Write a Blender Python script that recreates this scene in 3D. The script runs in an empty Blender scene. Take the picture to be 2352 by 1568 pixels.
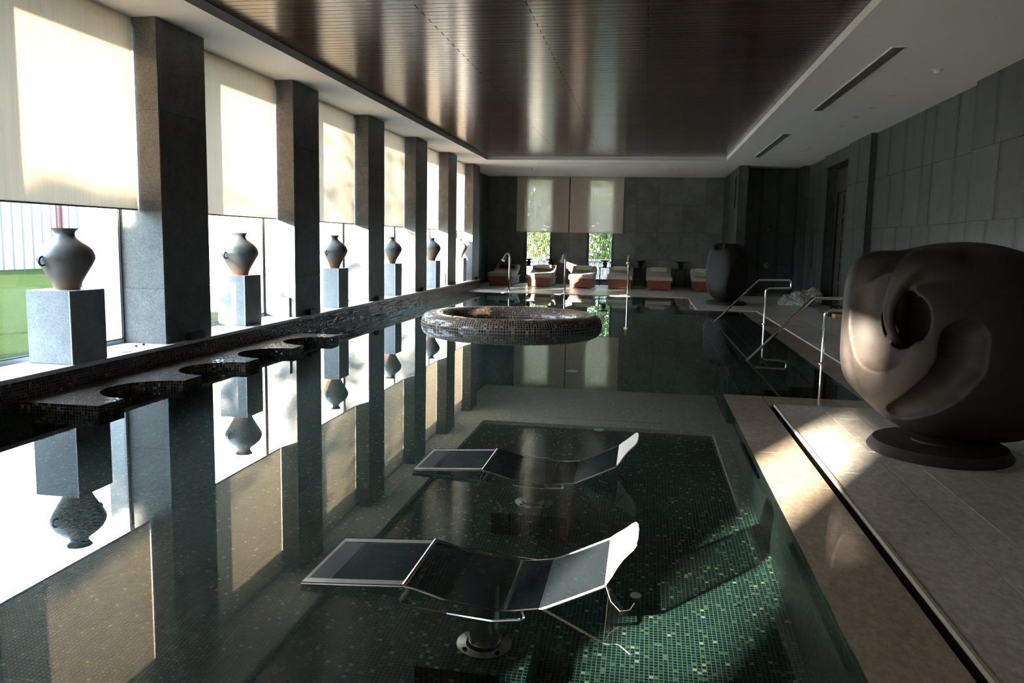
import bpy, bmesh, math, random
import numpy as np
from mathutils import Vector, Matrix

random.seed(7)
SC = bpy.context.scene
COL = SC.collection

# ---------------------------------------------------------------- camera
YAW, PITCH, ROLL, FPX, CAMZ = -0.161815, 0.124211, 0.0198428, 1851.07, 1.6
cy, sy, cp, sp, cr, sr = math.cos(YAW), math.sin(YAW), math.cos(PITCH), math.sin(PITCH), math.cos(ROLL), math.sin(ROLL)
fw = Vector((sy * cp, cy * cp, -sp)); rt = Vector((cy, -sy, 0)); up = rt.cross(fw)
R_, U_ = cr * rt + sr * up, -sr * rt + cr * up
cam = bpy.data.cameras.new('camera'); camo = bpy.data.objects.new('camera', cam); COL.objects.link(camo)
cam.sensor_width = 36.0; cam.lens = FPX / 2352 * 36.0; cam.clip_start = 0.05; cam.clip_end = 400
camo.matrix_world = Matrix(((R_.x, U_.x, -fw.x, 0), (R_.y, U_.y, -fw.y, 0), (R_.z, U_.z, -fw.z, CAMZ), (0, 0, 0, 1)))
SC.camera = camo

# ---------------------------------------------------------------- world, sun, exposure
SUN = Vector((1.0, 1.95, -0.36)).normalized()          # the way the light travels
world = bpy.data.worlds.new('sky'); SC.world = world; world.use_nodes = True
bg = world.node_tree.nodes['Background']
bg.inputs[0].default_value = (0.66, 0.83, 1.0, 1); bg.inputs[1].default_value = 4.6
sun = bpy.data.lights.new('sun', 'SUN'); suno = bpy.data.objects.new('sun', sun); COL.objects.link(suno)
sun.energy = 30.0; sun.color = (1.0, 0.86, 0.69); sun.angle = math.radians(1.0)
suno.rotation_mode = 'QUATERNION'; suno.rotation_quaternion = SUN.to_track_quat('-Z', 'Y')
suno.location = (-40, -60, 20)
sun.cycles.is_caustics_light = True
SC.view_settings.view_transform = 'Standard'; SC.view_settings.look = 'None'
SC.view_settings.exposure = 2.35; SC.view_settings.gamma = 1.0; SC.view_settings.use_curve_mapping = False
SC.cycles.use_denoising = True
SC.cycles.sample_clamp_indirect = 6.0
SC.cycles.max_bounces = 9; SC.cycles.diffuse_bounces = 4; SC.cycles.glossy_bounces = 4
SC.cycles.transmission_bounces = 8; SC.cycles.transparent_max_bounces = 16

# ---------------------------------------------------------------- materials
def mat(name, rough=0.5, metal=0.0, col=(0.5, 0.5, 0.5), spec=0.5):
    m = bpy.data.materials.new(name); m.use_nodes = True
    b = m.node_tree.nodes['Principled BSDF']
    b.inputs['Base Color'].default_value = (*col, 1); b.inputs['Roughness'].default_value = rough
    b.inputs['Metallic'].default_value = metal; b.inputs['Specular IOR Level'].default_value = spec
    return m, m.node_tree, b
def N(nt, typ, **kw):
    n = nt.nodes.new(typ)
    for k, v in kw.items(): setattr(n, k, v)
    return n
def L(nt, a, b): nt.links.new(a, b)
def ramp(nt, fac, stops):
    r = N(nt, 'ShaderNodeValToRGB'); cr_ = r.color_ramp
    while len(cr_.elements) < len(stops): cr_.elements.new(0.5)
    for e, (p, c) in zip(cr_.elements, stops): e.position = p; e.color = (*c, 1)
    L(nt, fac, r.inputs[0]); return r.outputs[0]
def coords(nt, space='Object', scale=(1, 1, 1), jitter=False):
    if space == 'World': src = N(nt, 'ShaderNodeNewGeometry').outputs['Position']
    else: src = N(nt, 'ShaderNodeTexCoord').outputs[space]
    mp = N(nt, 'ShaderNodeMapping'); mp.inputs['Scale'].default_value = scale
    L(nt, src, mp.inputs[0])
    if jitter:
        oi = N(nt, 'ShaderNodeObjectInfo'); mu = N(nt, 'ShaderNodeMath', operation='MULTIPLY'); mu.inputs[1].default_value = 50
        L(nt, oi.outputs['Random'], mu.inputs[0]); cb = N(nt, 'ShaderNodeCombineXYZ')
        L(nt, mu.outputs[0], cb.inputs[0]); L(nt, mu.outputs[0], cb.inputs[2]); L(nt, cb.outputs[0], mp.inputs['Location'])
    return mp.outputs[0]
def noise(nt, vec, scale, detail=6, rough=0.6):
    n = N(nt, 'ShaderNodeTexNoise'); n.inputs['Scale'].default_value = scale
    n.inputs['Detail'].default_value = detail; n.inputs['Roughness'].default_value = rough
    L(nt, vec, n.inputs['Vector']); return n.outputs['Fac']
def bump(nt, b, h, strength=0.3, dist=0.01):
    bp = N(nt, 'ShaderNodeBump'); bp.inputs['Strength'].default_value = strength; bp.inputs['Distance'].default_value = dist
    L(nt, h, bp.inputs['Height']); L(nt, bp.outputs[0], b.inputs['Normal']); return bp
def mixc(nt, fac, a, b, mode='MIX'):
    m = N(nt, 'ShaderNodeMix', data_type='RGBA', blend_type=mode)
    for s, v in ((0, fac), (6, a), (7, b)):
        if hasattr(v, 'is_output'): L(nt, v, m.inputs[s])
        elif s == 0: m.inputs[s].default_value = v
        else: m.inputs[s].default_value = (*v, 1)
    return m.outputs[2]
def math_(nt, op, a, b=None):
    m = N(nt, 'ShaderNodeMath', operation=op)
    for i, v in enumerate((a, b)):
        if v is None: continue
        if hasattr(v, 'is_output'): L(nt, v, m.inputs[i])
        else: m.inputs[i].default_value = v
    return m.outputs[0]

def stone(name, dark, light, rough=0.55, scale=3.0, vary=0.35, stretch=(1, 1, 1), grain=60, streak=0.0, spec=0.5):
    m, nt, b = mat(name, rough, spec=spec)
    v = coords(nt, 'World', stretch, jitter=True)
    n1 = noise(nt, v, scale, 8, 0.65); n2 = noise(nt, v, grain, 3, 0.7)
    c = ramp(nt, n1, [(0.32, dark), (0.72, light)])
    c = mixc(nt, 0.35, c, ramp(nt, n2, [(0.3, tuple(x * 0.4 for x in dark)), (0.75, tuple(min(1, x * 1.7) for x in light))]))
    oi = N(nt, 'ShaderNodeObjectInfo')
    hv = N(nt, 'ShaderNodeHueSaturation'); L(nt, c, hv.inputs['Color'])
    L(nt, math_(nt, 'MULTIPLY_ADD', oi.outputs['Random'], vary), hv.inputs['Value'])
    hv.inputs['Value'].links[0].from_node.inputs[2].default_value = 1 - vary / 2
    L(nt, hv.outputs[0], b.inputs['Base Color'])
    bump(nt, b, n2, 0.25, 0.004)
    return m
M = {}
M['wall'] = stone('dark_basalt', (0.028, 0.036, 0.033), (0.068, 0.080, 0.074), 0.45, 2.2, 0.45, grain=45)
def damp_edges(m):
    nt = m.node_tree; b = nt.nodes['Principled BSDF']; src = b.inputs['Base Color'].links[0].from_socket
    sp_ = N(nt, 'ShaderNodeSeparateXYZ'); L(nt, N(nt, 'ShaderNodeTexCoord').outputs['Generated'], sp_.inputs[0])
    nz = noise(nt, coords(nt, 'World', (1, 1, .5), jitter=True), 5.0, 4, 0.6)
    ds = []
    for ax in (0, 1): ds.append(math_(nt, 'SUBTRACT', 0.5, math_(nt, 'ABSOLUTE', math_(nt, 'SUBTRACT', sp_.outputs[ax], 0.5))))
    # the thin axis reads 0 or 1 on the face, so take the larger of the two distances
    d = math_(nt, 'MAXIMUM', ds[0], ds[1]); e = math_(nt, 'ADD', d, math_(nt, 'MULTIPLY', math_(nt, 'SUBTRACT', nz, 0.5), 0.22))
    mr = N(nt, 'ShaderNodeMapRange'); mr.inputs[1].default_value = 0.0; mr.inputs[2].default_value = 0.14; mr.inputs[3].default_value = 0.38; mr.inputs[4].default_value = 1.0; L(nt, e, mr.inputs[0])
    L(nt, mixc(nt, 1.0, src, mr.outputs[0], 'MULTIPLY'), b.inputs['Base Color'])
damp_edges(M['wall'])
M['wallb'] = stone('dark_basalt_plain', (0.075, 0.086, 0.078), (0.185, 0.20, 0.182), 0.5, 2.2, 0.4, grain=45)
M['pillar'] = stone('pillar_basalt', (0.05, 0.052, 0.053), (0.145, 0.145, 0.143), 0.5, 4.0, 0.25, grain=40)
M['pedestal'] = stone('pedestal_stone', (0.19, 0.20, 0.205), (0.32, 0.33, 0.34), 0.6, 5.0, 0.15, grain=70)
M['ledge'] = stone('ledge_stone', (0.48, 0.49, 0.50), (0.66, 0.67, 0.68), 0.25, 3.0, 0.1, grain=60)
M['deck'] = stone('deck_limestone', (0.38, 0.35, 0.31), (0.61, 0.575, 0.52), 0.3, 1.6, 0.3, (1, 0.6, 1), grain=25)
M['band'] = stone('wet_limestone', (0.31, 0.25, 0.185), (0.46, 0.385, 0.29), 0.5, 1.4, 0.2, (1, 0.6, 1), grain=25)
bb = M['band'].node_tree.nodes['Principled BSDF']; bb.inputs['Coat Weight'].default_value = 1.0; bb.inputs['Coat Roughness'].default_value = 0.01; bb.inputs['Coat IOR'].default_value = 1.333

m, nt, b = mat('white_paint', 0.75, col=(0.80, 0.79, 0.76)); M['paint'] = m
m, nt, b = mat('dark_void', 0.9, col=(0.01, 0.01, 0.01)); M['void'] = m
m, nt, b = mat('grey_joint', 0.9, col=(0.03, 0.03, 0.03)); M['joint'] = m
m, nt, b = mat('deck_joint', 0.9, col=(0.06, 0.052, 0.042)); M['deckjoint'] = m

# ceiling wood: dark stained, lacquered
m, nt, b = mat('ceiling_wood', 0.3, spec=0.5)
v = coords(nt, 'World', (0.7, 14, 14), jitter=True); n1 = noise(nt, v, 3.0, 6, 0.6)
c = ramp(nt, n1, [(0.25, (0.028, 0.013, 0.0065)), (0.75, (0.10, 0.046, 0.023))])
oi = N(nt, 'ShaderNodeObjectInfo'); hv = N(nt, 'ShaderNodeHueSaturation'); L(nt, c, hv.inputs['Color'])
ma = N(nt, 'ShaderNodeMath', operation='MULTIPLY_ADD'); L(nt, oi.outputs['Random'], ma.inputs[0]); ma.inputs[1].default_value = 0.7; ma.inputs[2].default_value = 0.65
L(nt, ma.outputs[0], hv.inputs['Value']); L(nt, hv.outputs[0], b.inputs['Base Color'])
L(nt, math_(nt, 'MULTIPLY_ADD', n1, 0.15), b.inputs['Roughness']); b.inputs['Roughness'].links[0].from_node.inputs[2].default_value = 0.08
bump(nt, b, n1, 0.5, 0.004); M['ceilwood'] = m

def mosaic(name, size, stops, grout, rough=0.12, gw=0.1, metal=0.0, jitter=0.25, grough=0.7):
    m, nt, b = mat(name, rough, metal)
    uv = N(nt, 'ShaderNodeTexCoord').outputs['UV']
    sc = N(nt, 'ShaderNodeVectorMath', operation='SCALE'); sc.inputs['Scale'].default_value = 1 / size; L(nt, uv, sc.inputs[0])
    fl = N(nt, 'ShaderNodeVectorMath', operation='FLOOR'); L(nt, sc.outputs[0], fl.inputs[0])
    fr = N(nt, 'ShaderNodeVectorMath', operation='FRACTION'); L(nt, sc.outputs[0], fr.inputs[0])
    wn = N(nt, 'ShaderNodeTexWhiteNoise', noise_dimensions='2D'); L(nt, fl.outputs[0], wn.inputs['Vector'])
    c = ramp(nt, wn.outputs['Value'], stops)
    nt.nodes[-1].color_ramp.interpolation = 'CONSTANT'
    sp_ = N(nt, 'ShaderNodeSeparateXYZ'); L(nt, fr.outputs[0], sp_.inputs[0])
    def edge(o): return math_(nt, 'SUBTRACT', 0.5, math_(nt, 'ABSOLUTE', math_(nt, 'SUBTRACT', o, 0.5)))
    d = math_(nt, 'MINIMUM', edge(sp_.outputs[0]), edge(sp_.outputs[1]))
    mr = N(nt, 'ShaderNodeMapRange'); mr.inputs[1].default_value = gw * 0.5; mr.inputs[2].default_value = gw * 0.5 + 0.05; L(nt, d, mr.inputs[0])
    tile = mr.outputs[0]
    L(nt, mixc(nt, tile, grout, c), b.inputs['Base Color'])
    rr = N(nt, 'ShaderNodeMapRange'); rr.inputs[3].default_value = grough; rr.inputs[4].default_value = rough; L(nt, tile, rr.inputs[0]); L(nt, rr.outputs[0], b.inputs['Roughness'])
    bp = bump(nt, b, tile, 0.5, size * 0.12)
    # every tile lies a touch askew
    ge = N(nt, 'ShaderNodeNewGeometry')
    sub = N(nt, 'ShaderNodeVectorMath', operation='SUBTRACT'); L(nt, wn.outputs['Color'], sub.inputs[0]); sub.inputs[1].default_value = (0.5, 0.5, 0.5)
    s2 = N(nt, 'ShaderNodeVectorMath', operation='SCALE'); s2.inputs['Scale'].default_value = jitter; L(nt, sub.outputs[0], s2.inputs[0])
    ad = N(nt, 'ShaderNodeVectorMath', operation='ADD'); L(nt, ge.outputs['Normal'], ad.inputs[0]); L(nt, s2.outputs[0], ad.inputs[1])
    no = N(nt, 'ShaderNodeVectorMath', operation='NORMALIZE'); L(nt, ad.outputs[0], no.inputs[0]); L(nt, no.outputs[0], bp.inputs['Normal'])
    return m
M['brown'] = mosaic('brown_mosaic', 0.03, [(0, (0.012, 0.009, 0.009)), (0.45, (0.022, 0.014, 0.012)), (0.72, (0.045, 0.024, 0.017)), (0.88, (0.10, 0.05, 0.03)), (0.965, (0.26, 0.13, 0.075))], (0.055, 0.048, 0.045), 0.14, 0.16)
M['ring'] = mosaic('ring_mosaic', 0.042, [(0, (0.036, 0.020, 0.016)), (0.40, (0.065, 0.034, 0.024)), (0.66, (0.12, 0.06, 0.04)), (0.84, (0.26, 0.13, 0.08)), (0.945, (0.50, 0.27, 0.17))], (0.36, 0.31, 0.275), 0.12, 0.16, jitter=0.12)
M['pool'] = mosaic('pool_mosaic', 0.024, [(0, (0.002, 0.021, 0.024)), (0.5, (0.004, 0.031, 0.034)), (0.75, (0.012, 0.053, 0.054)), (0.9, (0.07, 0.135, 0.11)), (0.97, (0.28, 0.35, 0.26))], (0.072, 0.125, 0.088), 0.3, 0.16, jitter=0.1)

# water: clear, refracting, mirror-flat
m = bpy.data.materials.new('water'); m.use_nodes = True; nt = m.node_tree; nt.nodes.clear()
o = N(nt, 'ShaderNodeOutputMaterial'); rf = N(nt, 'ShaderNodeBsdfGlass'); rf.inputs['IOR'].default_value = 1.333; rf.inputs['Roughness'].default_value = 0.0; rf.inputs['Color'].default_value = (0.95, 1.0, 0.99, 1)
L(nt, rf.outputs[0], o.inputs[0])
M['water'] = m

# window glass: clear, faint mirror
m = bpy.data.materials.new('window_glass'); m.use_nodes = True; nt = m.node_tree; nt.nodes.clear()
o = N(nt, 'ShaderNodeOutputMaterial'); mx = N(nt, 'ShaderNodeMixShader'); lw = N(nt, 'ShaderNodeLayerWeight'); lw.inputs[0].default_value = 0.5
fr = math_(nt, 'MULTIPLY_ADD', math_(nt, 'POWER', lw.outputs['Facing'], 5.0), 0.5); fr.node.inputs[2].default_value = 0.02
tr = N(nt, 'ShaderNodeBsdfTransparent'); tr.inputs['Color'].default_value = (0.97, 0.98, 0.975, 1); gl = N(nt, 'ShaderNodeBsdfGlossy'); gl.inputs['Roughness'].default_value = 0.0
L(nt, fr, mx.inputs[0]); L(nt, tr.outputs[0], mx.inputs[1]); L(nt, gl.outputs[0], mx.inputs[2]); L(nt, mx.outputs[0], o.inputs[0]); M['glass'] = m

# roller shade: woven screen cloth, light passes
def screen_cloth(name, col, trans, see, thread=900):
    m = bpy.data.materials.new(name); m.use_nodes = True; nt = m.node_tree; nt.nodes.clear()
    o = N(nt, 'ShaderNodeOutputMaterial')
    v = coords(nt, 'World', (1, 1, 0.02)); n1 = noise(nt, v, 60, 4, 0.7)
    c = ramp(nt, n1, [(0.3, tuple(x * 0.86 for x in col)), (0.7, col)])
    df = N(nt, 'ShaderNodeBsdfDiffuse'); tl = N(nt, 'ShaderNodeBsdfTranslucent'); tr = N(nt, 'ShaderNodeBsdfTransparent')
    L(nt, c, df.inputs[0]); L(nt, c, tl.inputs[0])
    m1 = N(nt, 'ShaderNodeMixShader'); m1.inputs[0].default_value = trans; L(nt, df.outputs[0], m1.inputs[1]); L(nt, tl.outputs[0], m1.inputs[2])
    m2 = N(nt, 'ShaderNodeMixShader'); m2.inputs[0].default_value = see; L(nt, m1.outputs[0], m2.inputs[1]); L(nt, tr.outputs[0], m2.inputs[2])
    L(nt, m2.outputs[0], o.inputs[0]); return m
M['shade'] = screen_cloth('shade_cloth', (0.80, 0.725, 0.62), 0.31, 0.03)
M['shade_back'] = screen_cloth('back_shade_cloth', (0.84, 0.77, 0.68), 0.2, 0.25)

def plain(name, col, rough=0.5, metal=0.0, var=0.25, scale=8, bmp=0.0, spec=0.5, stretch=(1, 1, 1)):
    m, nt, b = mat(name, rough, metal, col, spec)
    v = coords(nt, 'Object', stretch); n1 = noise(nt, v, scale, 5, 0.6)
    L(nt, ramp(nt, n1, [(0.3, tuple(x * (1 - var) for x in col)), (0.7, tuple(min(1, x * (1 + var)) for x in col))]), b.inputs['Base Color'])
    if bmp: bump(nt, b, n1, bmp, 0.01)
    return m
M['bronze'] = plain('dark_bronze', (0.021, 0.0165, 0.0145), 0.58, 0.0, 0.25, 9, 0.04, 0.35)
M['chrome'] = plain('chrome', (0.72, 0.70, 0.66), 0.08, 1.0, 0.03)
M['steel'] = plain('brushed_steel', (0.55, 0.57, 0.58), 0.25, 1.0, 0.06, 30)
M['satin'] = plain('sky_tinted_satin_steel', (0.40, 0.52, 0.61), 0.35, 0.4, 0.05, 30)  # blue of the reflected sky mixed into the steel colour
M['frame'] = plain('grey_aluminium', (0.45, 0.46, 0.48), 0.4, 0.0, 0.05)
M['darkframe'] = plain('dark_aluminium', (0.03, 0.035, 0.05), 0.4, 0.2, 0.05)
M['black'] = plain('black_metal', (0.012, 0.012, 0.013), 0.4, 0.3, 0.1)
M['cushion'] = plain('taupe_fabric', (0.34, 0.315, 0.27), 0.9, 0, 0.12, 120, 0.2)
M['piping'] = plain('cream_fabric', (0.42, 0.38, 0.30), 0.9, 0, 0.1, 90)
M['towel'] = plain('beige_towel', (0.52, 0.46, 0.36), 0.95, 0, 0.12, 90, 0.3)
M['lwood'] = plain('red_mahogany', (0.19, 0.052, 0.024), 0.4, 0, 0.35, 6, 0.1, stretch=(1, 1, 8))
M['wicker'] = plain('grey_wicker', (0.22, 0.215, 0.20), 0.7, 0, 0.4, 40, 0.5, stretch=(1, 1, 4))
M['doorwood'] = plain('dark_carved_wood', (0.028, 0.020, 0.014), 0.5, 0, 0.4, 12, 0.3)
M['facade'] = plain('pale_cladding', (0.15, 0.15, 0.15), 0.7, 0, 0.04)
M['palestone'] = stone('pale_stone', (0.42, 0.41, 0.39), (0.55, 0.54, 0.52), 0.7, 1.2, 0.1, grain=25, spec=0.2)
M['red'] = plain('red_paint', (0.09, 0.012, 0.012), 0.5)
M['terracotta'] = plain('terracotta', (0.09, 0.042, 0.026), 0.8)
M['bark'] = plain('bark', (0.12, 0.09, 0.06), 0.9, 0, 0.4, 12, 0.4)
M['block'] = plain('pale_timber', (0.50, 0.27, 0.12), 0.6, 0, 0.3, 14, stretch=(1, 6, 1))
M['leather'] = plain('black_leather', (0.012, 0.013, 0.015), 0.35)
M['white_plastic'] = plain('white_plastic', (0.62, 0.62, 0.60), 0.4, 0, 0.03)
M['fitting'] = plain('pale_pool_fitting', (0.55, 0.72, 0.72), 0.4, 0, 0.05)
M['grille'] = plain('bronze_grille', (0.20, 0.19, 0.15), 0.4, 0.3, 0.1)

# vase: dark glaze over a rusty foot
m, nt, b = mat('vase_glaze', 0.35)
v = coords(nt, 'Object', (1, 1, 0.35), jitter=True); n1 = noise(nt, v, 5, 6, 0.6)
zc = N(nt, 'ShaderNodeSeparateXYZ'); L(nt, N(nt, 'ShaderNodeTexCoord').outputs['Object'], zc.inputs[0])
f = math_(nt, 'MULTIPLY_ADD', n1, 0.55); f.node.inputs[2].default_value = -0.1; f2 = math_(nt, 'ADD', zc.outputs[2], f)
c = ramp(nt, f2, [(0.20, (0.26, 0.13, 0.065)), (0.32, (0.19, 0.135, 0.10)), (0.45, (0.145, 0.14, 0.135)), (0.8, (0.17, 0.17, 0.165))])
L(nt, c, b.inputs['Base Color']); bump(nt, b, n1, 0.05, 0.01); M['vase'] = m

# perforated stainless sheet: tiny holes let part of the view through
m = bpy.data.materials.new('perforated_steel'); m.use_nodes = True; nt = m.node_tree; nt.nodes.clear()
o = N(nt, 'ShaderNodeOutputMaterial'); mx = N(nt, 'ShaderNodeMixShader'); gl = N(nt, 'ShaderNodeBsdfGlossy')
gl.inputs['Roughness'].default_value = 0.18; gl.inputs['Color'].default_value = (0.09, 0.13, 0.17, 1); tr = N(nt, 'ShaderNodeBsdfTransparent')
df = N(nt, 'ShaderNodeBsdfDiffuse'); df.inputs[0].default_value = (0.10, 0.14, 0.17, 1); m0 = N(nt, 'ShaderNodeMixShader'); m0.inputs[0].default_value = 0.12  # blue reflection tinted into the glossy and diffuse colours
L(nt, gl.outputs[0], m0.inputs[1]); L(nt, df.outputs[0], m0.inputs[2])
mx.inputs[0].default_value = 0.48; L(nt, m0.outputs[0], mx.inputs[1]); L(nt, tr.outputs[0], mx.inputs[2]); L(nt, mx.outputs[0], o.inputs[0]); M['perf'] = m

# crumpled clear film
m = bpy.data.materials.new('plastic_film'); m.use_nodes = True; nt = m.node_tree; b = nt.nodes['Principled BSDF']
b.inputs['Base Color'].default_value = (0.62, 0.60, 0.55, 1); b.inputs['Roughness'].default_value = 0.2; b.inputs['Alpha'].default_value = 0.55; M['film'] = m

# lawn
m, nt, b = mat('lawn', 0.9, spec=0.0); v = coords(nt, 'World', (1, 1, 1)); n1 = noise(nt, v, 1.2, 6, 0.7); n2 = noise(nt, v, 60, 3, 0.7)
c = mixc(nt, 0.5, ramp(nt, n1, [(0.3, (0.014, 0.023, 0.008)), (0.7, (0.026, 0.036, 0.016))]), ramp(nt, n2, [(0.3, (0.006, 0.014, 0.003)), (0.75, (0.034, 0.046, 0.018))]))
L(nt, c, b.inputs['Base Color']); bump(nt, b, n2, 0.8, 0.03); M['lawn'] = m
# leaves
def leafmat(name, a, c_):
    m = bpy.data.materials.new(name); m.use_nodes = True; nt = m.node_tree; nt.nodes.clear(); o = N(nt, 'ShaderNodeOutputMaterial')
    v = coords(nt, 'Object'); n1 = noise(nt, v, 3.0, 4, 0.7); c = ramp(nt, n1, [(0.3, a), (0.7, c_)])
    df = N(nt, 'ShaderNodeBsdfDiffuse'); tl = N(nt, 'ShaderNodeBsdfTranslucent'); mx = N(nt, 'ShaderNodeMixShader'); mx.inputs[0].default_value = 0.4
    L(nt, c, df.inputs[0]); L(nt, c, tl.inputs[0]); L(nt, df.outputs[0], mx.inputs[1]); L(nt, tl.outputs[0], mx.inputs[2]); L(nt, mx.outputs[0], o.inputs[0]); return m
M['leaf'] = leafmat('green_leaf', (0.07, 0.13, 0.03), (0.26, 0.32, 0.10))

# ---------------------------------------------------------------- mesh helpers
class MB:
    def __init__(s): s.v = []; s.f = []; s.uv = []
    def add(s, vs, fs, uvs=None):
        n = len(s.v); s.v += [tuple(p) for p in vs]; s.f += [tuple(i + n for i in f) for f in fs]
        s.uv += uvs if uvs else [None] * len(fs); return s
    def box(s, x0, x1, y0, y1, z0, z1):
        return s.add([(x0, y0, z0), (x1, y0, z0), (x1, y1, z0), (x0, y1, z0), (x0, y0, z1), (x1, y0, z1), (x1, y1, z1), (x0, y1, z1)],
                     [(0, 3, 2, 1), (4, 5, 6, 7), (0, 1, 5, 4), (1, 2, 6, 5), (2, 3, 7, 6), (3, 0, 4, 7)])
    def cbox(s, c, d): return s.box(c[0] - d[0] / 2, c[0] + d[0] / 2, c[1] - d[1] / 2, c[1] + d[1] / 2, c[2] - d[2] / 2, c[2] + d[2] / 2)
    def poly(s, pts, z0, z1):
        n = len(pts); vs = [(x, y, z0) for x, y in pts] + [(x, y, z1) for x, y in pts]
        fs = [tuple(range(n - 1, -1, -1)), tuple(range(n, 2 * n))] + [(i, (i + 1) % n, n + (i + 1) % n, n + i) for i in range(n)]
        return s.add(vs, fs)
    def sweep(s, prof, axis, a, b):
        """closed 2-D outline extruded along an axis from a to b; outline in the two other axes"""
        n = len(prof)
        def P(u, w, t): return {'x': (t, u, w), 'y': (u, t, w), 'z': (u, w, t)}[axis]
        vs = [P(u, w, a) for u, w in prof] + [P(u, w, b) for u, w in prof]
        fs = [tuple(range(n - 1, -1, -1)), tuple(range(n, 2 * n))] + [(i, (i + 1) % n, n + (i + 1) % n, n + i) for i in range(n)]
        return s.add(vs, fs)
    def lathe(s, prof, seg=24, c=(0, 0, 0), cap=True):
        n = len(prof); vs = []; fs = []
        for k in range(seg):
            a = 2 * math.pi * k / seg
            for r, z in prof: vs.append((c[0] + r * math.cos(a), c[1] + r * math.sin(a), c[2] + z))
        for k in range(seg):
            q = (k + 1) % seg
            for i in range(n - 1): fs.append((k * n + i, q * n + i, q * n + i + 1, k * n + i + 1))
        if cap:
            fs.append(tuple(k * n for k in range(seg - 1, -1, -1))); fs.append(tuple(k * n + n - 1 for k in range(seg)))
        return s.add(vs, fs)
    def tube(s, path, r, seg=10, closed=False):
        P = [Vector(p) for p in path]; n = len(P); vs = []; fs = []; prev = None
        for i in range(n):
            if closed: t = (P[(i + 1) % n] - P[i - 1]).normalized()
            else: t = (P[min(i + 1, n - 1)] - P[max(i - 1, 0)]).normalized()
            if prev is None:
                u = t.cross(Vector((0, 0, 1)))
                if u.length < 1e-3: u = t.cross(Vector((0, 1, 0)))
            else: u = prev - t * prev.dot(t)
            u.normalize(); prev = u; w = t.cross(u)
            rr = r[i] if isinstance(r, (list, tuple)) else r
            for k in range(seg):
                a = 2 * math.pi * k / seg; vs.append(P[i] + u * rr * math.cos(a) + w * rr * math.sin(a))
        m_ = n if closed else n - 1
        for i in range(m_):
            j = (i + 1) % n
            for k in range(seg): fs.append((i * seg + k, i * seg + (k + 1) % seg, j * seg + (k + 1) % seg, j * seg + k))
        if not closed: fs += [tuple(range(seg - 1, -1, -1)), tuple((n - 1) * seg + k for k in range(seg))]
        return s.add(vs, fs)
    def cyl(s, c, r, z0, z1, seg=24): return s.lathe([(r, z0), (r, z1)], seg, c)
    def mesh(s, name, material, smooth=False, boxuv=False, bevel=0.0, recalc=True):
        me = bpy.data.meshes.new(name); me.from_pydata(s.v, [], s.f)
        if any(u is not None for u in s.uv):
            l = me.uv_layers.new(name='UVMap')
            for p, u in zip(me.polygons, s.uv):
                if u:
                    for li, q in zip(p.loop_indices, u): l.data[li].uv = q
        if recalc or bevel:
            bm = bmesh.new(); bm.from_mesh(me)
            if recalc: bmesh.ops.recalc_face_normals(bm, faces=bm.faces)
            if bevel: bmesh.ops.bevel(bm, geom=bm.edges[:], offset=bevel, segments=2, affect='EDGES', clamp_overlap=True)
            bm.to_mesh(me); bm.free()
        if boxuv:
            l = me.uv_layers.new(name='UVMap'); me.update()
            for p in me.polygons:
                nx, ny, nz = (abs(q) for q in p.normal)
                ax = (1, 2) if nx >= ny and nx >= nz else ((0, 2) if ny >= nz else (0, 1))
                for li, vi in zip(p.loop_indices, p.vertices):
                    co = me.vertices[vi].co; l.data[li].uv = (co[ax[0]], co[ax[1]])
        if smooth == True: me.shade_smooth()
        elif smooth: me.shade_smooth(); me.set_sharp_from_angle(angle=math.radians(smooth))
        me.materials.append(material if not isinstance(material, str) else M[material])
        return me
def put(name, me, parent=None, loc=(0, 0, 0), rot=(0, 0, 0)):
    o = bpy.data.objects.new(name, me); COL.objects.link(o); o.location = loc; o.rotation_euler = rot
    if parent: o.parent = parent
    return o
def obj(name, mb, material, parent=None, **kw): return put(name, mb.mesh(name, material, **kw), parent)
def tag(o, label=None, cat=None, group=None, kind=None):
    for k, v in (('label', label), ('category', cat), ('group', group), ('kind', kind)):
        if v: o[k] = v
    return o
def thing(name, label, cat, loc=(0, 0, 0), rz=0, group=None):
    o = bpy.data.objects.new(name, None); COL.objects.link(o); o.location = loc; o.rotation_euler = (0, 0, rz); o.empty_display_size = 0.1
    return tag(o, label, cat, group)
def struct(o): o['kind'] = 'structure'; return o
def copy_tree(o, parent=None):
    c = o.copy(); COL.objects.link(c); c.parent = parent
    for ch in o.children: copy_tree(ch, c)
    return c
def fillet(pts, r, seg=6):
    """round the corners of a 3-D polyline"""
    P = [Vector(p) for p in pts]; out = [P[0]]
    for i in range(1, len(P) - 1):
        a, b, c = P[i - 1], P[i], P[i + 1]; d1 = (a - b); d2 = (c - b)
        ang = d1.angle(d2); t = min(r / math.tan(ang / 2), d1.length * 0.49, d2.length * 0.49)
        p, q = b + d1.normalized() * t, b + d2.normalized() * t
        for k in range(seg + 1):
            s_ = k / seg; out.append((1 - s_) ** 2 * p + 2 * s_ * (1 - s_) * b + s_ ** 2 * q)
    out.append(P[-1]); return out
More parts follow.
